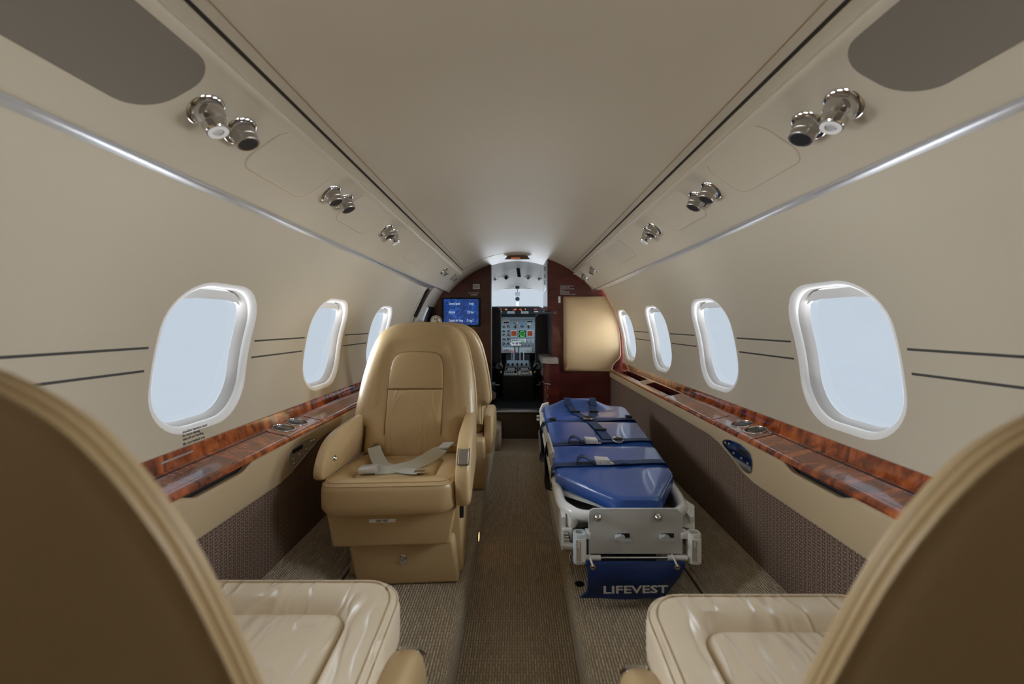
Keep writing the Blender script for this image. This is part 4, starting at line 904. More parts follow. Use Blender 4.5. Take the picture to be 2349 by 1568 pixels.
# ------------------------------------------------------------------ passenger seats (local: front towards -y, z up from the platform)
HW = [(0.183, 0.30), (0.184, 0.385), (0.190, 0.398), (0.216, 0.404), (0.227, 0.425), (0.2275, 0.46), (0.219, 0.554), (0.201, 0.652), (0.187, 0.70), (0.168, 0.738), (0.148, 0.759), (0.120, 0.774), (0.077, 0.784), (0.0, 0.787)]
def back_outline(g=0.0):
    r = [(p.x, p.y) for p in spline([(a, b, 0) for a, b in HW], 3)]
    return r + [(-a, b) for a, b in r[-2::-1]]
buckle_m = P('belt_buckle_metal', (0.58, 0.58, 0.58), 0.3, 0.4)
def passenger_seat(loc, rotz, ai, label, k=0.37, ytop=0.0, drop=0.0, top_mat=None, beltmode=None, vest=False, bx=0.0, bz=0.0, st=1.0, ct=1.0):
    """ai: which local x side faces the aisle; k: recline; drop: how far the armrests are lowered"""
    root = thing('passenger_seat', label, 'seat', (loc[0], loc[1], Z(-0.785)), 'leather passenger seats', rotz, world=False)
    tm = top_mat or leather; BO = back_outline()
    yb = 0.35 + 0.060
    F = lambda a, b, c: (a + bx, yb + (b - 0.30) * k - c + ytop, b - bz)
    bm = BM(); pad(bm, BO, F, [(i, c * ct) for i, c in [(0.006, 0.0), (0.0, 0.006), (0.0, 0.020), (0.003, 0.032), (0.010, 0.044), (0.022, 0.054), (0.038, 0.0615), (0.055, 0.0645), (0.068, 0.063), (0.078, 0.0585)]], dome=-0.003, nfill=5); bc = obj('back_cushion', bm, leather, root)
    hp = [(-0.104, 0.536), (0.104, 0.536), (0.1025, 0.60), (0.098, 0.636), (0.086, 0.659), (0.066, 0.6705), (0.03, 0.6735), (-0.03, 0.6735), (-0.066, 0.6705), (-0.086, 0.659), (-0.098, 0.636), (-0.1025, 0.60)]
    bm = BM(); pad(bm, hp, F, [(i, c - 0.0595 * (1 - ct)) for i, c in [(0.0005, 0.053), (0.0005, 0.0595), (0.0018, 0.0635), (0.005, 0.0655), (0.015, 0.0665)]], dome=0.003, nfill=3); obj('headrest_panel', bm, leather, bc)
    lp = [(-0.101, 0.305), (0.101, 0.305), (0.1035, 0.42), (0.104, 0.5335), (-0.104, 0.5335), (-0.1035, 0.42)]
    bm = BM(); pad(bm, lp, F, [(i, c - 0.0595 * (1 - ct)) for i, c in [(0.0005, 0.053), (0.0005, 0.0595), (0.0018, 0.0635), (0.005, 0.0655), (0.015, 0.067)]], dome=0.004, nfill=3); obj('back_panel', bm, folded, bc)
    for o2, nm in ((inset_poly(hp, -0.0012), 'seam'), (inset_poly(lp, -0.0012), 'seam')):
        bm = BM(); tube(bm, [F(a, b, 0.0598 * ct) for a, b in o2], 0.0014, 5, True); obj(nm, bm, leather_seam, bc)
    bm = BM(); pad(bm, BO, F, [(0.006, 0.0), (-0.003, -0.004 * st), (-0.004, -0.012 * st), (-0.004, -0.030 * st), (0.001, -0.046 * st), (0.012, -0.057 * st), (0.03, -0.063 * st), (0.06, -0.066 * st)], dome=-0.006, nfill=4); bs = obj('back_shell', bm, leather, root)
    for ins, c, rr in ((-0.0035, -0.016 * st, 0.0022), (-0.001, -0.0435 * st, 0.0022)):
        bm = BM(); tube(bm, [F(a, b, c) for a, b in inset_poly(BO, ins)], rr, 6, True); obj('piping', bm, leather, bs)
    # seat cushion and its inset panel
    fo = lambda i: rrect(0.385 - 2 * i, 0.41 - 2 * i, max(0.026, 0.055 - i * 0.35), 9, 0.0, 0.205)
    G = lambda a, b, c: (a, b, c - 0.095 * max(0, b) * max(0, min(1, (c - 0.238) / 0.1)))
    bm = BM(); padl(bm, [(fo(i), c) for i, c in [(0.022, 0.2475), (0.008, 0.251), (0.001, 0.263), (0.0, 0.279), (0.0, 0.318), (0.003, 0.331), (0.010, 0.3395), (0.024, 0.3445), (0.046, 0.3455), (0.060, 0.342), (0.068, 0.335), (0.073, 0.326)]], G, nfill=2); sc_ = obj('seat_cushion', bm, tm, root)
    bm = BM(); padl(bm, [(fo(i), c) for i, c in [(0.072, 0.315), (0.072, 0.328), (0.075, 0.334), (0.082, 0.3385), (0.095, 0.3405)]], G, dome=0.003, nfill=3); obj('cushion_panel', bm, tm, sc_)
    for ins, c in ((0.0032, 0.3325), (0.0115, 0.3415)):
        bm = BM(); tube(bm, [G(a, b, c) for a, b in fo(ins)], 0.0017, 6, True); obj('piping', bm, tm, sc_)
    # under-seat blocks
    X = lambda x: x * ai
    def blk(name, y0, y1, z0, z1, b0, b1, t0, t1, bev, dyt=0.0):
        c = [(X(b0), y0, z0), (X(t0), y0 + dyt, z1), (X(b0), y1, z0), (X(t0), y1, z1), (X(b1), y0, z0), (X(t1), y0 + dyt, z1), (X(b1), y1, z0), (X(t1), y1, z1)]
        bm = BM(); hexa(bm, c, bev, 3); return obj(name, bm, leather, root)
    mb = blk('stowage_block', 0.055, 0.42, 0.137, 0.246, -0.166, 0.168, -0.186, 0.190, 0.008)
    bb = blk('base_drawer', 0.090, 0.30, 0.002, 0.133, -0.108, 0.196, -0.135, 0.178, 0.010)
    blk('pedestal', 0.14, 0.50, 0.001, 0.235, -0.15, 0.205, -0.13, 0.198, 0.012)
    if vest:
        bm = BM(); box(bm, (-0.060, 0.0525, 0.2085), (0.015, 0.0556, 0.2185)); lb = obj('vest_label', bm, label_white, mb)
        text('label_text', 'LIFE VEST', 0.0085, axes((-0.0225, 0.0522, 0.2105), (1, 0, 0), (0, 0, 1)), text_black, lb, 'CENTER', depth=0.0002, bold=0.0002)
    bm = BM(); out = [(0.0125 * math.cos(R_(a)), 0.017 * math.sin(R_(a))) for a in range(0, 360, 15)]
    pad(bm, out, lambda a, b, c: (X(0.028) + a, 0.0905 - c, 0.078 + b), [(0, -0.002), (0, 0.003), (0.002, 0.0045), (0.004, 0.003)], nfill=1); lt = obj('latch', bm, chrome, bb)
    bm = BM(); pad(bm, rrect(0.012, 0.016, 0.005, 5), lambda a, b, c: (X(0.028) + a, 0.0905 - c, 0.082 + b), [(0, 0.002), (0, 0.0042), (0.001, 0.0048)], nfill=1); obj('latch_paddle', bm, satin, lt)
    # armrests
    ao = [(p.x, p.y - drop) for p in spline([(0.43, 0.446, 0), (0.33, 0.449, 0), (0.22, 0.449, 0), (0.135, 0.443, 0), (0.075, 0.422, 0), (0.036, 0.383, 0), (0.018, 0.335, 0), (0.020, 0.285, 0), (0.042, 0.255, 0), (0.09, 0.247, 0)], 4)] + [(0.43, 0.262 - drop)]
    aw = [(p.x, p.y - drop) for p in spline([(0.43, 0.446, 0), (0.33, 0.449, 0), (0.22, 0.449, 0), (0.14, 0.443, 0), (0.085, 0.424, 0), (0.050, 0.392, 0), (0.036, 0.362, 0), (0.042, 0.340, 0), (0.07, 0.328, 0)], 4)] + [(0.43, 0.302 - drop)]
    for s in (-1, 1):
        bm = BM(); pad(bm, ao if (s == ai or drop) else aw, lambda a, b, c: (s * ((0.190 if s == ai else 0.186) + c * (1.0 if s == ai else 0.70)), a, b), [(0.010, 0.0), (0.003, 0.003), (0.0, 0.010), (0.0, 0.030), (0.004, 0.038), (0.013, 0.043)], nfill=2); ar = obj('armrest', bm, leather, root)
        if s == ai:
            c0 = Vector((s * 0.2125, 0.048, 0.395 - drop)); M4 = frame(c0, (0, -0.72, 0.69), (1, 0, 0))
            bm = BM(); pad(bm, rrect(0.050, 0.030, 0.004, 4), lambda a, b, c: M4 @ Vector((a, b, c)), [(0, -0.02), (0, 0.004), (0.0015, 0.006), (0.004, 0.0062)], nfill=1); obj('recline_tab', bm, satin, ar)
            for dx in (-0.0155, 0.0155):
                bm = BM(); tube(bm, [M4 @ Vector((v, dx, 0.003)) for v in (-0.026, 0.0, 0.026)], 0.0022, 6); obj('tab_trim', bm, chrome, ar)
        else:
            bm = BM(); lathe(bm, [(0.001, -0.002), (0.0085, -0.002), (0.0085, 0.002), (0.007, 0.0035), (0.0055, 0.002), (0.001, 0.0025)], frame((s * 0.186, 0.125, 0.375 - drop), (-s, 0, 0), (0, 0, 1)), 16); obj('release_button', bm, chrome, ar)
    if drop == 0:
        bm = BM(); box(bm, (X(0.204) - 0.006, 0.075, 0.205), (X(0.204) + 0.006, 0.10, 0.245), 0.002); obj('arm_slot', bm, black, root)  # black block stands in for the dark slot under the armrest
    if beltmode == 'full':
        za = lambda y: 0.346 - 0.095 * y * 1.0
        b1 = spline([(-0.128, 0.335, 0.345), (-0.108, 0.29, 0.336), (-0.065, 0.20, 0.331), (0.0, 0.135, za(0.13)), (0.055, 0.105, za(0.10)), (0.075, 0.10, za(0.09))], 6)
        bm = BM(); ribbon(bm, b1, [(1, 0.35, 0.15)] * 12 + [(0.5, 1, 0)] * (len(b1) - 12), 0.044, 0.002); sb = obj('seat_belt', bm, belt, root)
        b2 = spline([(0.135, 0.335, 0.352), (0.11, 0.29, 0.342), (0.055, 0.18, 0.336), (-0.01, 0.125, za(0.12) + 0.003), (-0.06, 0.112, za(0.11) + 0.003)], 6)
        bm = BM(); ribbon(bm, b2, (0.25, 1, 0.2), 0.042, 0.002); sb2 = obj('seat_belt', bm, belt, root)
        bm = BM(); hexa(bm, [(-0.105, 0.088, 0.336), (-0.105, 0.088, 0.352), (-0.105, 0.132, 0.334), (-0.105, 0.132, 0.352), (-0.052, 0.088, 0.338), (-0.052, 0.090, 0.356), (-0.052, 0.132, 0.336), (-0.052, 0.130, 0.354)], 0.003); obj('buckle', bm, buckle_m, sb2)
        bm = BM(); box(bm, (0.060, 0.085, 0.337), (0.092, 0.112, 0.340), 0.001); obj('buckle_tongue', bm, chrome, sb)
        bm = BM(); ribbon(bm, [(0.120, 0.30, 0.3475), (0.138, 0.338, 0.3565)], (0.7, -0.5, 0.1), 0.046, 0.004); obj('belt_keeper', bm, belt, sb2)
    if beltmode == 'buckle':
        b2 = spline([(0.13, 0.335, 0.335), (0.06, 0.27, 0.322), (-0.02, 0.245, 0.326), (-0.06, 0.235, 0.328)], 5)
        bm = BM(); ribbon(bm, b2, (0.25, 1, 0.1), 0.042, 0.002); sb = obj('seat_belt', bm, belt, root)
        bm = BM(); box(bm, (-0.105, 0.215, 0.324), (-0.060, 0.255, 0.340), 0.003); obj('buckle', bm, chrome, sb)
    return root
passenger_seat((-0.367, 1.15), R_(3), 1, 'tan leather seat facing the viewer with pale seat belt across its cushion', beltmode='full', vest=True)
passenger_seat((-0.355, 2.45), R_(180), -1, 'tan leather seat standing back to back behind the belted seat', drop=0.11)
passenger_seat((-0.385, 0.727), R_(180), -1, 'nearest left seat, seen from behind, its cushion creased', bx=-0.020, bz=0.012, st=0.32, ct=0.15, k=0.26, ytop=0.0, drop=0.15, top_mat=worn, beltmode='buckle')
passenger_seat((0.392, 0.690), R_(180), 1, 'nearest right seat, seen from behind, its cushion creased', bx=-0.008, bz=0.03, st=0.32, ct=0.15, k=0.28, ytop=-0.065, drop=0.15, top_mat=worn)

# ------------------------------------------------------------------ stretcher
st = thing('stretcher', 'patient stretcher with blue mattress and navy straps on a white frame', 'stretcher', (0.32, 1.7, Z(-0.785)))
ML = lambda y: interp([(1.195, 0.290), (1.205, 0.276), (1.36, 0.125), (2.13, 0.131), (2.166, 0.135), (2.185, 0.150)], y)
MR = lambda y: interp([(1.195, 0.410), (1.205, 0.420), (1.36, 0.5125), (1.68, 0.537), (2.13, 0.557), (2.166, 0.552), (2.185, 0.535)], y)
def mat_top(x, y):
    z = -0.503 + 0.0768 * (y - 1.2)
    for yc, d in ((1.43, 0.004), (1.625, 0.007), (1.925, 0.010)): z -= d * math.exp(-((y - yc) / 0.018) ** 2)
    t = max(0, min(1, (y - 2.04) / 0.13)); u = (x - 0.318) / 0.105
    z += 0.040 * t * t * (3 - 2 * t) * math.exp(-u ** 4 * 0.6)
    if y < 1.206: z -= 0.006 * ((1.206 - y) / 0.011) ** 2
    if y > 2.16: z -= 0.012 * ((y - 2.16) / 0.025) ** 2
    return z
bm = BM(); loops = []
ysm = [1.195, 1.20, 1.206, 1.214] + [1.225 + 0.0125 * k for k in range(76)] + [2.18, 2.185]
for y in ysm:
    l, r = ML(y), MR(y); zt = lambda x: mat_top(x, y); lp = []
    n = 14
    zb = zt((l + r) / 2 if y < 2.04 else l) - 0.044
    lp += [(l + 0.006, y, Z(zb)), (l, y, Z(zb + 0.006))]
    for k in range(n + 1):
        u = k / n; x = l + 0.007 + (r - l - 0.014) * u; edge = min(u, 1 - u) * (r - l)
        lp.append((x, y, Z(zt(x) - 0.003 * math.exp(-(edge / 0.008) ** 2))))
        if k == 0: lp.insert(-1, (l, y, Z(zt(l) - 0.010)))
    lp.append((r, y, Z(zt(r) - 0.010))); lp += [(r, y, Z(zb + 0.006)), (r - 0.006, y, Z(zb))]
    loops.append(lp)
loft(bm, loops); mt = obj('mattress', bm, blue_vinyl, st)
# piping along the top edge of the mattress
pl = [(ML(y) + 0.003, y, Z(mat_top(ML(y), y) - 0.0075)) for y in ysm[2:-2:2]]; pr = [(MR(y) - 0.003, y, Z(mat_top(MR(y), y) - 0.0075)) for y in ysm[2:-2:2]]
bm = BM(); tube(bm, pl, 0.0025, 6); obj('piping', bm, blue_vinyl, mt)
bm = BM(); tube(bm, pr, 0.0025, 6); obj('piping', bm, blue_vinyl, mt)
# frame loop, deck and side members
fz = -0.548
pts = spline([(0.128, 2.10, Z(-0.50)), (0.128, 1.7, Z(-0.52)), (0.130, 1.36, Z(fz + 0.012)), (0.134, 1.275, Z(fz)), (0.150, 1.225, Z(fz)), (0.185, 1.195, Z(fz - 0.004)), (0.25, 1.190, Z(fz - 0.004)), (0.33, 1.190, Z(fz - 0.004)), (0.41, 1.190, Z(fz - 0.004)), (0.455, 1.198, Z(fz - 0.002)), (0.488, 1.228, Z(fz)), (0.503, 1.28, Z(fz)), (0.508, 1.36, Z(fz + 0.01)), (0.53, 1.7, Z(-0.52)), (0.55, 2.10, Z(-0.50))], 4)
bm = BM(); tube(bm, pts, 0.0155, 14); obj('frame_tube', bm, white_paint, st)
bm = BM(); dk = [(0.30, 1.215), (0.40, 1.215), (0.50, 1.36), (0.535, 2.15), (0.14, 2.15), (0.138, 1.33)]
loft(bm, [[(x, y, Z(-0.553 + 0.0768 * (y - 1.2) + dz)) for x, y in dk] for dz in (-0.006, 0.004)]); obj('deck', bm, white_paint, st)
bm = BM(); box(bm, (0.16, 1.22, Z(-0.60)), (0.49, 2.15, Z(-0.585)), 0.002); obj('under_tray', bm, P('tray_grey', (0.20, 0.22, 0.22), 0.5), st)
sd = [(1.20, -0.56), (1.32, -0.545), (2.17, -0.49), (2.17, -0.66), (1.32, -0.672), (1.20, -0.655)]
for x0, x1 in ((0.128, 0.140), (0.500, 0.512)):
    bm = BM(); loft(bm, [[(x, y, Z(z)) for y, z in sd] for x in (x0, x1)]); obj('side_member', bm, white_paint, st)
bm = BM(); loft(bm, [[(x, y, Z(z)) for x, z in ((0.118, -0.475), (0.128, -0.465), (0.134, -0.465), (0.134, -0.600), (0.122, -0.600))] for y in (1.50, 2.19)]); obj('side_rail', bm, P('warm_white', (0.60, 0.57, 0.50), 0.35), st)
bm = BM(); tube(bm, [(0.129, 2.185, Z(-0.50)), (0.127, 2.187, Z(-0.455)), (0.138, 2.192, Z(-0.432)), (0.165, 2.194, Z(-0.425))], 0.012, 10); obj('head_frame', bm, white_paint, st)
for z in (-0.482, -0.500):
    bm = BM(); tube(bm, [(0.128, 2.16, Z(z)), (0.100, 2.16, Z(z))], 0.006, 8); obj('frame_pin', bm, white_paint, st)
bm = BM(); box(bm, (0.22, 1.28, Z(-0.783)), (0.43, 2.12, Z(-0.60)), 0.004); obj('base_box', bm, dark_trim, st)
# end plate with knobs and hook slots
ep = [(0.200, -0.646), (0.200, -0.535), (0.204, -0.524), (0.214, -0.519), (0.448, -0.519), (0.464, -0.537), (0.464, -0.646)]
bm = BM(); pad(bm, ep, lambda a, b, c: (a, 1.165 - c, Z(b)), [(0.0, -0.003), (0, 0.0015), (0.0008, 0.0025)], nfill=2); epo = obj('end_plate', bm, P('plate_grey', (0.57, 0.60, 0.62), 0.45), st, 'flat grey metal end plate')
for x in (0.2235, 0.3905):
    bm = BM(); lathe(bm, [(0.001, 0.024), (0.005, 0.0232), (0.009, 0.019), (0.0112, 0.012), (0.0105, 0.006), (0.0075, 0.001), (0.0072, -0.001), (0.001, -0.001)][::-1], frame((x, 1.1625, Z(-0.5385)), (0, -1, 0), (0, 0, 1)), 20); obj('round_knob', bm, chrome, epo)
for x in (0.297, 0.421):
    bm = BM(); box(bm, (x - 0.016, 1.1605, Z(-0.600)), (x + 0.018, 1.1665, Z(-0.588)), 0.001); sl = obj('slot', bm, black, epo)
    bm = BM(); loft(bm, [[(xx, y, Z(z)) for xx, z in ((x - 0.024, -0.594), (x - 0.010, -0.588), (x + 0.002, -0.592), (x - 0.002, -0.5995), (x + 0.019, -0.600), (x + 0.019, -0.604), (x - 0.008, -0.607), (x - 0.024, -0.600))] for y in (1.148, 1.163)]); obj('hook', bm, cockpit_light, epo)
bm = BM(); tube(bm, [(0.185, 1.158, Z(-0.654)), (0.478, 1.158, Z(-0.654))], 0.0035, 10); rod = obj('cross_rod', bm, rail_steel, st)
for x0, x1 in ((0.188, 0.232), (0.420, 0.474)):
    bm = BM(); tube(bm, [(x0, 1.158, Z(-0.654)), (x1, 1.158, Z(-0.654))], 0.0075, 12); obj('rod_sleeve', bm, white_paint, rod)
# corner sockets with printed labels
for x0, x1, lab in ((0.157, 0.193, 1), (0.478, 0.514, 1)):
    cx = (x0 + x1) / 2; out = rrect(x1 - x0, 0.034, 0.012, 6, cx, 1.165)
    bm = BM(); loft(bm, [[(a, b, Z(z)) for a, b in lp] for lp, z in ((out, -0.668), (inset_poly(out, -0.0005), -0.664), (out, -0.588), (inset_poly(out, 0.002), -0.585), (inset_poly(out, 0.007), -0.585), (inset_poly(out, 0.008), -0.61))]); sk = obj('corner_socket', bm, cockpit_light if x0 < 0.3 else white_paint, st)
    bm = BM(); box(bm, (cx - 0.013, 1.1465, Z(-0.660)), (cx + 0.013, 1.1485, Z(-0.598))); lb = obj('socket_label', bm, label_white, sk)
    text('label_text', 'CAUTION: CHECK THAT PIN\nIS FULLY ENGAGED\nBEFORE LOADING PATIENT', 0.0044, axes((cx - 0.008, 1.1462, Z(-0.657)), (0, 0, 1), (-1, 0, 0)), text_black, lb, depth=0.0001)
    bm = BM(); box(bm, (min(x1, 0.2) if x0 < 0.3 else 0.458, 1.16, Z(-0.604)), (0.206 if x0 < 0.3 else x0 + 0.004, 1.19, Z(-0.586)), 0.003); obj('socket_bracket', bm, white_paint, sk)
    xo = x0 - 0.006 if x0 < 0.3 else x1 + 0.004
    bm = BM(); tube(bm, [(xo, 1.165, Z(-0.640)), (xo + (0.006 if x0 > 0.3 else -0.006), 1.165, Z(-0.652)), (xo + (0.006 if x0 > 0.3 else -0.006), 1.165, Z(-0.668)), (xo, 1.165, Z(-0.674))], 0.002, 6); obj('split_ring', bm, chrome, sk)
# latch hardware under the left corner, angled wing on the right
bm = BM(); lathe(bm, [(0.002, 0), (0.016, 0), (0.018, 0.01), (0.018, 0.03), (0.002, 0.03)], frame((0.158, 1.215, Z(-0.588)), (0.2, -0.2, 1)), 14); obj('pivot_boss', bm, white_paint, st)
bm = BM(); box(bm, (0.128, 1.19, Z(-0.640)), (0.160, 1.21, Z(-0.590)), 0.004); obj('corner_plate', bm, white_paint, st)
for z in (-0.60, -0.608, -0.616, -0.624):
    bm = BM(); lathe(bm, [(0.001, -0.006), (0.006, -0.006), (0.006, 0.006), (0.001, 0.006)], frame((0.140 + (z + 0.6) * -0.25, 1.183, Z(z)), (1, -0.4, 0.1)), 10); obj('chain_link', bm, satin, st)
bm = BM(); tube(bm, [(0.130, 1.175, Z(-0.630)), (0.160, 1.172, Z(-0.630))], 0.009, 12); obj('pin', bm, silver, st)
bm = BM(); hexa(bm, [(0.462, 1.215, Z(-0.590)), (0.500, 1.30, Z(-0.535)), (0.466, 1.225, Z(-0.592)), (0.504, 1.31, Z(-0.537)), (0.506, 1.18, Z(-0.588)), (0.530, 1.24, Z(-0.545)), (0.508, 1.19, Z(-0.590)), (0.532, 1.25, Z(-0.547))], 0.001); wing = obj('side_wing', bm, white_paint, st)
# straps over the mattress
SB = lambda x, y, d=0.0025: (x, y, Z(mat_top(x, y)) + d)
def cross_strap(yl, yr, name):
    pts = [(0.1165, yl, Z(mat_top(0.13, yl) - 0.070)), (0.1165, yl, Z(mat_top(0.13, yl) - 0.030)), (0.1185, yl, Z(mat_top(0.13, yl) - 0.010)), (0.130, yl, Z(mat_top(0.13, yl)) + 0.0025)]
    R = MR(yr)
    for k in range(1, 11):
        t = k / 11; pts.append(SB(0.13 + (R - 0.145) * t, yl + (yr - yl) * t, 0.004))
    pts += [(R - 0.006, yr, Z(mat_top(R, yr)) + 0.002), (R + 0.004, yr, Z(mat_top(R, yr) - 0.010)), (R + 0.005, yr, Z(mat_top(R, yr) - 0.030)), (R + 0.003, yr, Z(mat_top(R, yr) - 0.060))]
    bm = BM(); ribbon(bm, pts, (0, 1, 0), 0.036, 0.0028); return obj(name, bm, webbing, st)
def strap_buckle(par, x, y):
    z = Z(mat_top(x, y)) + 0.005
    bm = BM(); hexa(bm, [(x - 0.024, y - 0.020, z), (x - 0.026, y - 0.016, z + 0.019), (x - 0.026, y + 0.022, z), (x - 0.028, y + 0.020, z + 0.019), (x + 0.024, y - 0.020, z), (x + 0.022, y - 0.016, z + 0.016), (x + 0.022, y + 0.022, z), (x + 0.020, y + 0.020, z + 0.016)], 0.002); b_ = obj('buckle', bm, P('buckle_grey', (0.55, 0.56, 0.56), 0.35), par)
    for dx in (-0.013, 0.014):
        bm = BM(); lathe(bm, [(0.0005, 0.0), (0.0025, 0.0), (0.002, 0.0015), (0.0005, 0.0018)], frame((x + dx, y - 0.0185, z + 0.009), (0, -1, 0.2)), 8); obj('rivet', bm, chrome, b_)
    bm = BM(); box(bm, (x + 0.020, y - 0.018, z), (x + 0.036, y + 0.014, z + 0.003), 0.001); obj('buckle_tongue', bm, chrome, par)
    loop = spline([(x - 0.030, y + 0.002, z), (x - 0.040, y + 0.003, z + 0.006), (x - 0.054, y + 0.004, z + 0.019), (x - 0.072, y + 0.005, z + 0.023), (x - 0.086, y + 0.005, z + 0.014), (x - 0.088, y + 0.005, z + 0.001), (x - 0.075, y + 0.004, z - 0.001)], 4)
    bm = BM(); ribbon(bm, loop, (0.15, 1, 0), 0.036, 0.003); obj('strap_fold', bm, webbing, par)
sp1 = cross_strap(1.425, 1.452, 'strap'); strap_buckle(sp1, 0.296, 1.436)
sp2 = cross_strap(1.622, 1.665, 'strap'); strap_buckle(sp2, 0.292, 1.636)
bm = BM(); tube(bm, [SB(0.40 + 0.022 * math.cos(R_(a)), 1.652 + 0.022 * math.sin(R_(a)), 0.009) for a in range(0, 360, 30)], 0.003, 6, True); obj('slide_adjuster', bm, satin, sp2)
bm = BM(); tube(bm, [SB(0.382, 1.650, 0.010), SB(0.418, 1.656, 0.010)], 0.003, 6); obj('adjuster_bar', bm, black, sp2)
bm = BM(); ribbon(bm, [SB(0.335, 1.432, 0.007), SB(0.36, 1.434, 0.011), SB(0.395, 1.437, 0.007)], (0, 1, 0), 0.034, 0.003); obj('strap_fold', bm, webbing, sp1)
ch = cross_strap(1.915, 1.945, 'chest_strap')
for x, y in ((0.165, 1.935), (0.525, 1.955)):
    bm = BM(); hexa(bm, [(x - 0.016, y - 0.014, Z(mat_top(x, y)) + 0.004), (x - 0.014, y - 0.012, Z(mat_top(x, y)) + 0.014), (x - 0.016, y + 0.014, Z(mat_top(x, y)) + 0.004), (x - 0.014, y + 0.012, Z(mat_top(x, y)) + 0.014), (x + 0.016, y - 0.014, Z(mat_top(x, y)) + 0.004), (x + 0.014, y - 0.012, Z(mat_top(x, y)) + 0.014), (x + 0.016, y + 0.014, Z(mat_top(x, y)) + 0.004), (x + 0.014, y + 0.012, Z(mat_top(x, y)) + 0.014)], 0.003); obj('strap_clip', bm, black, ch)
bo = SB(0.332, 1.935, 0.004)
bm = BM(); lathe(bm, [(0.001, 0), (0.026, 0), (0.028, 0.006), (0.024, 0.014), (0.018, 0.012), (0.001, 0.012)], Matrix.Translation(bo), 20); boss = obj('harness_buckle', bm, black, ch)
bm = BM(); tube(bm, [(bo[0] + 0.025 * math.cos(R_(a)), bo[1] + 0.025 * math.sin(R_(a)), bo[2] + 0.010) for a in range(0, 360, 30)], 0.0028, 6, True); obj('buckle_rim', bm, chrome, boss)
for pts_, wd in (([(0.255, 2.13), (0.268, 2.09), (0.285, 2.03), (0.318, 1.95)], 0.034), ([(0.385, 2.13), (0.382, 2.09), (0.375, 2.03), (0.345, 1.95)], 0.034)):
    pp_ = spline([SB(x, y, 0.005) for x, y in pts_], 5)
    bm = BM(); ribbon(bm, pp_, (1, 0.2, 0), wd, 0.0028); ss = obj('shoulder_strap', bm, webbing, st)
    x, y = pts_[0]; bm = BM(); ribbon(bm, [SB(x, y - 0.035, 0.007), SB(x, y - 0.015, 0.016), SB(x, y + 0.004, 0.020), SB(x, y + 0.014, 0.012)], (1, 0.1, 0), wd, 0.003); obj('strap_fold', bm, webbing, ss)
    x, y = pts_[2]; bm = BM(); box(bm, (x - 0.022, y - 0.006, SB(x, y, 0.005)[2]), (x + 0.022, y + 0.010, SB(x, y, 0.013)[2]), 0.002); obj('slide_adjuster', bm, black, ss)
pp_ = spline([SB(x, y, 0.005) for x, y in ((0.334, 1.925), (0.342, 1.86), (0.352, 1.79), (0.358, 1.72), (0.362, 1.66))], 5)
bm = BM(); ribbon(bm, pp_, (1, 0, 0), 0.040, 0.0028); cs = obj('crotch_strap', bm, webbing, st)
bm = BM(); box(bm, (0.330, 1.755, SB(0.352, 1.76, 0.006)[2]), (0.378, 1.772, SB(0.352, 1.76, 0.014)[2]), 0.002); obj('slide_adjuster', bm, black, cs)
# loose strap bunched along the left side
for pts_ in (([(0.120, 1.93, -0.455), (0.108, 1.91, -0.49), (0.112, 1.86, -0.55), (0.110, 1.80, -0.585), (0.117, 1.74, -0.56), (0.117, 1.70, -0.50)]), ([(0.120, 1.66, -0.475), (0.112, 1.64, -0.52), (0.113, 1.58, -0.585), (0.118, 1.52, -0.61)])):
    bm = BM(); ribbon(bm, spline([(x, y, Z(z)) for x, y, z in pts_], 5), (0.3, 1, 0.2), 0.030, 0.003); obj('hanging_strap', bm, black, st)

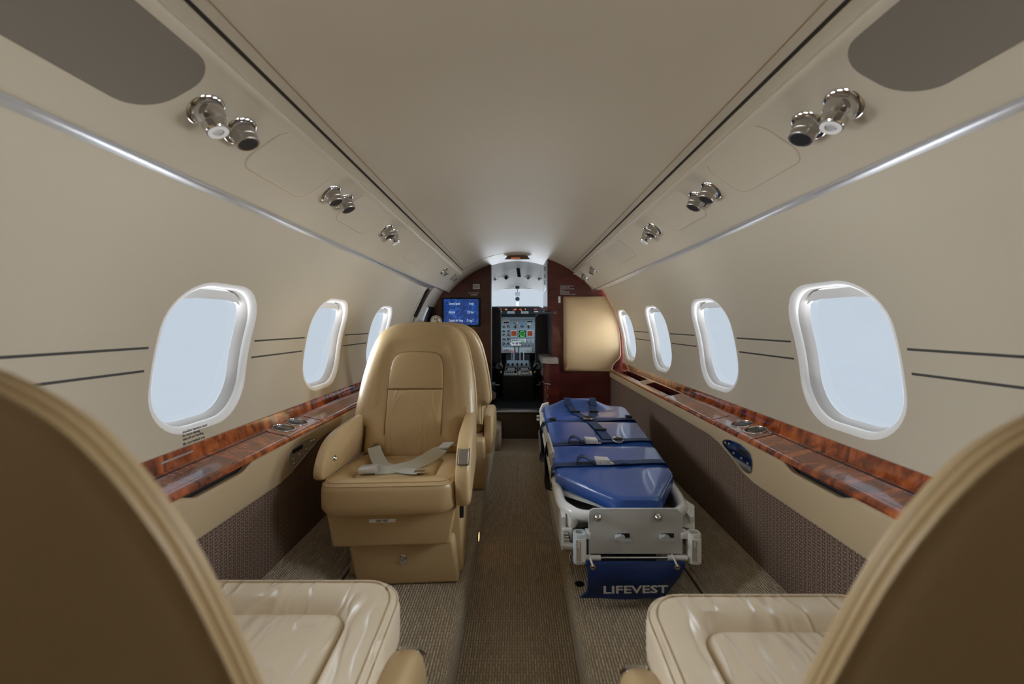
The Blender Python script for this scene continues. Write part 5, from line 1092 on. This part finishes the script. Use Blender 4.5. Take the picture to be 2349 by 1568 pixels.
# life vest pouch hanging at the foot of the stretcher
pv = thing('life_vest_pouch', 'dark blue life vest pouch hanging below the stretcher end plate', 'pouch', (0.31, 1.145, Z(-0.65)))
bm = BM(); loops = []
for k in range(13):
    t = k / 12; z = -0.658 - 0.098 * t
    l = 0.190 + 0.004 * math.sin(t * 3) - (0.018 * max(0, t - 0.85) / 0.15); r = 0.462 - 0.052 * t + 0.004 * math.sin(t * 5)
    bul = 0.016 * math.sin(math.pi * min(1, t * 1.15 + 0.05)); row = []
    n = 14
    for q in range(n + 1):
        u = q / n; row.append((l + (r - l) * u, 1.142 - 0.003 - bul * math.sin(math.pi * min(1, max(0, u))) ** 0.6 - 0.003 * math.sin(u * 7 + t * 4), Z(z)))
    for q in range(n, -1, -1):
        u = q / n; row.append((l + (r - l) * u, 1.149 + 0.2 * bul * math.sin(math.pi * u) ** 0.6, Z(z)))
    loops.append(row)
loft(bm, loops); bag = obj('bag', bm, blue_dark, pv)
text('pouch_text', 'LIFEVEST', 0.028, axes((0.230, 1.1160, Z(-0.7265)), (1, 0, 0.012), (0, 0, 1)), text_white, pv, squeeze=1.62, bold=0.0006)
for x in (0.2065, 0.438):
    bm = BM(); tube(bm, [(x + 0.006 * math.cos(R_(a)), 1.1345, Z(-0.666) + 0.006 * math.sin(R_(a))) for a in range(0, 360, 30)], 0.0022, 6, True); gr = obj('grommet', bm, brass, bag)
    bm = BM(); tube(bm, [(x, 1.132, Z(-0.664)), (x - 0.004, 1.142, Z(-0.652)), (x - 0.006, 1.158, Z(-0.646))], 0.0028, 8); obj('tie', bm, white_paint, gr)

# placard printed on the left wall under the nearest window
def wall_text(body, y, zr, size):
    t = math.asin((zr + 0.22) / RAD); o = Vector(cyl(-1, t, y, -0.0006)); up = Vector((math.sin(t), 0, math.cos(t)))
    text('wall_placard', body, size, axes(o, (0, 1, 0), up), text_black, wall_l, depth=0.0002)
wall_text('shoulder harness must\nbe worn during\ntakeoff and landing', 0.975, -0.2590, 0.0085)
wall_text('life vest behind seat', 0.975, -0.2870, 0.0085)
# warm courtesy lamp low on the side of the left platform
cl = thing('courtesy_light', 'small amber courtesy lamp low on the side of the left platform', 'lamp', (-0.154, 1.625, Z(-0.835)))
bm = BM(); box(bm, (-0.156, 1.608, Z(-0.852)), (-0.1515, 1.642, Z(-0.818)), 0.001); obj('bezel', bm, satin, cl)
bm = BM(); box(bm, (-0.153, 1.613, Z(-0.847)), (-0.1505, 1.637, Z(-0.823)), 0.0006); obj('lens', bm, P('amber_lens', (0.5, 0.25, 0.06), 0.3, emit=(1.0, 0.50, 0.16), emit_s=5.0), cl)
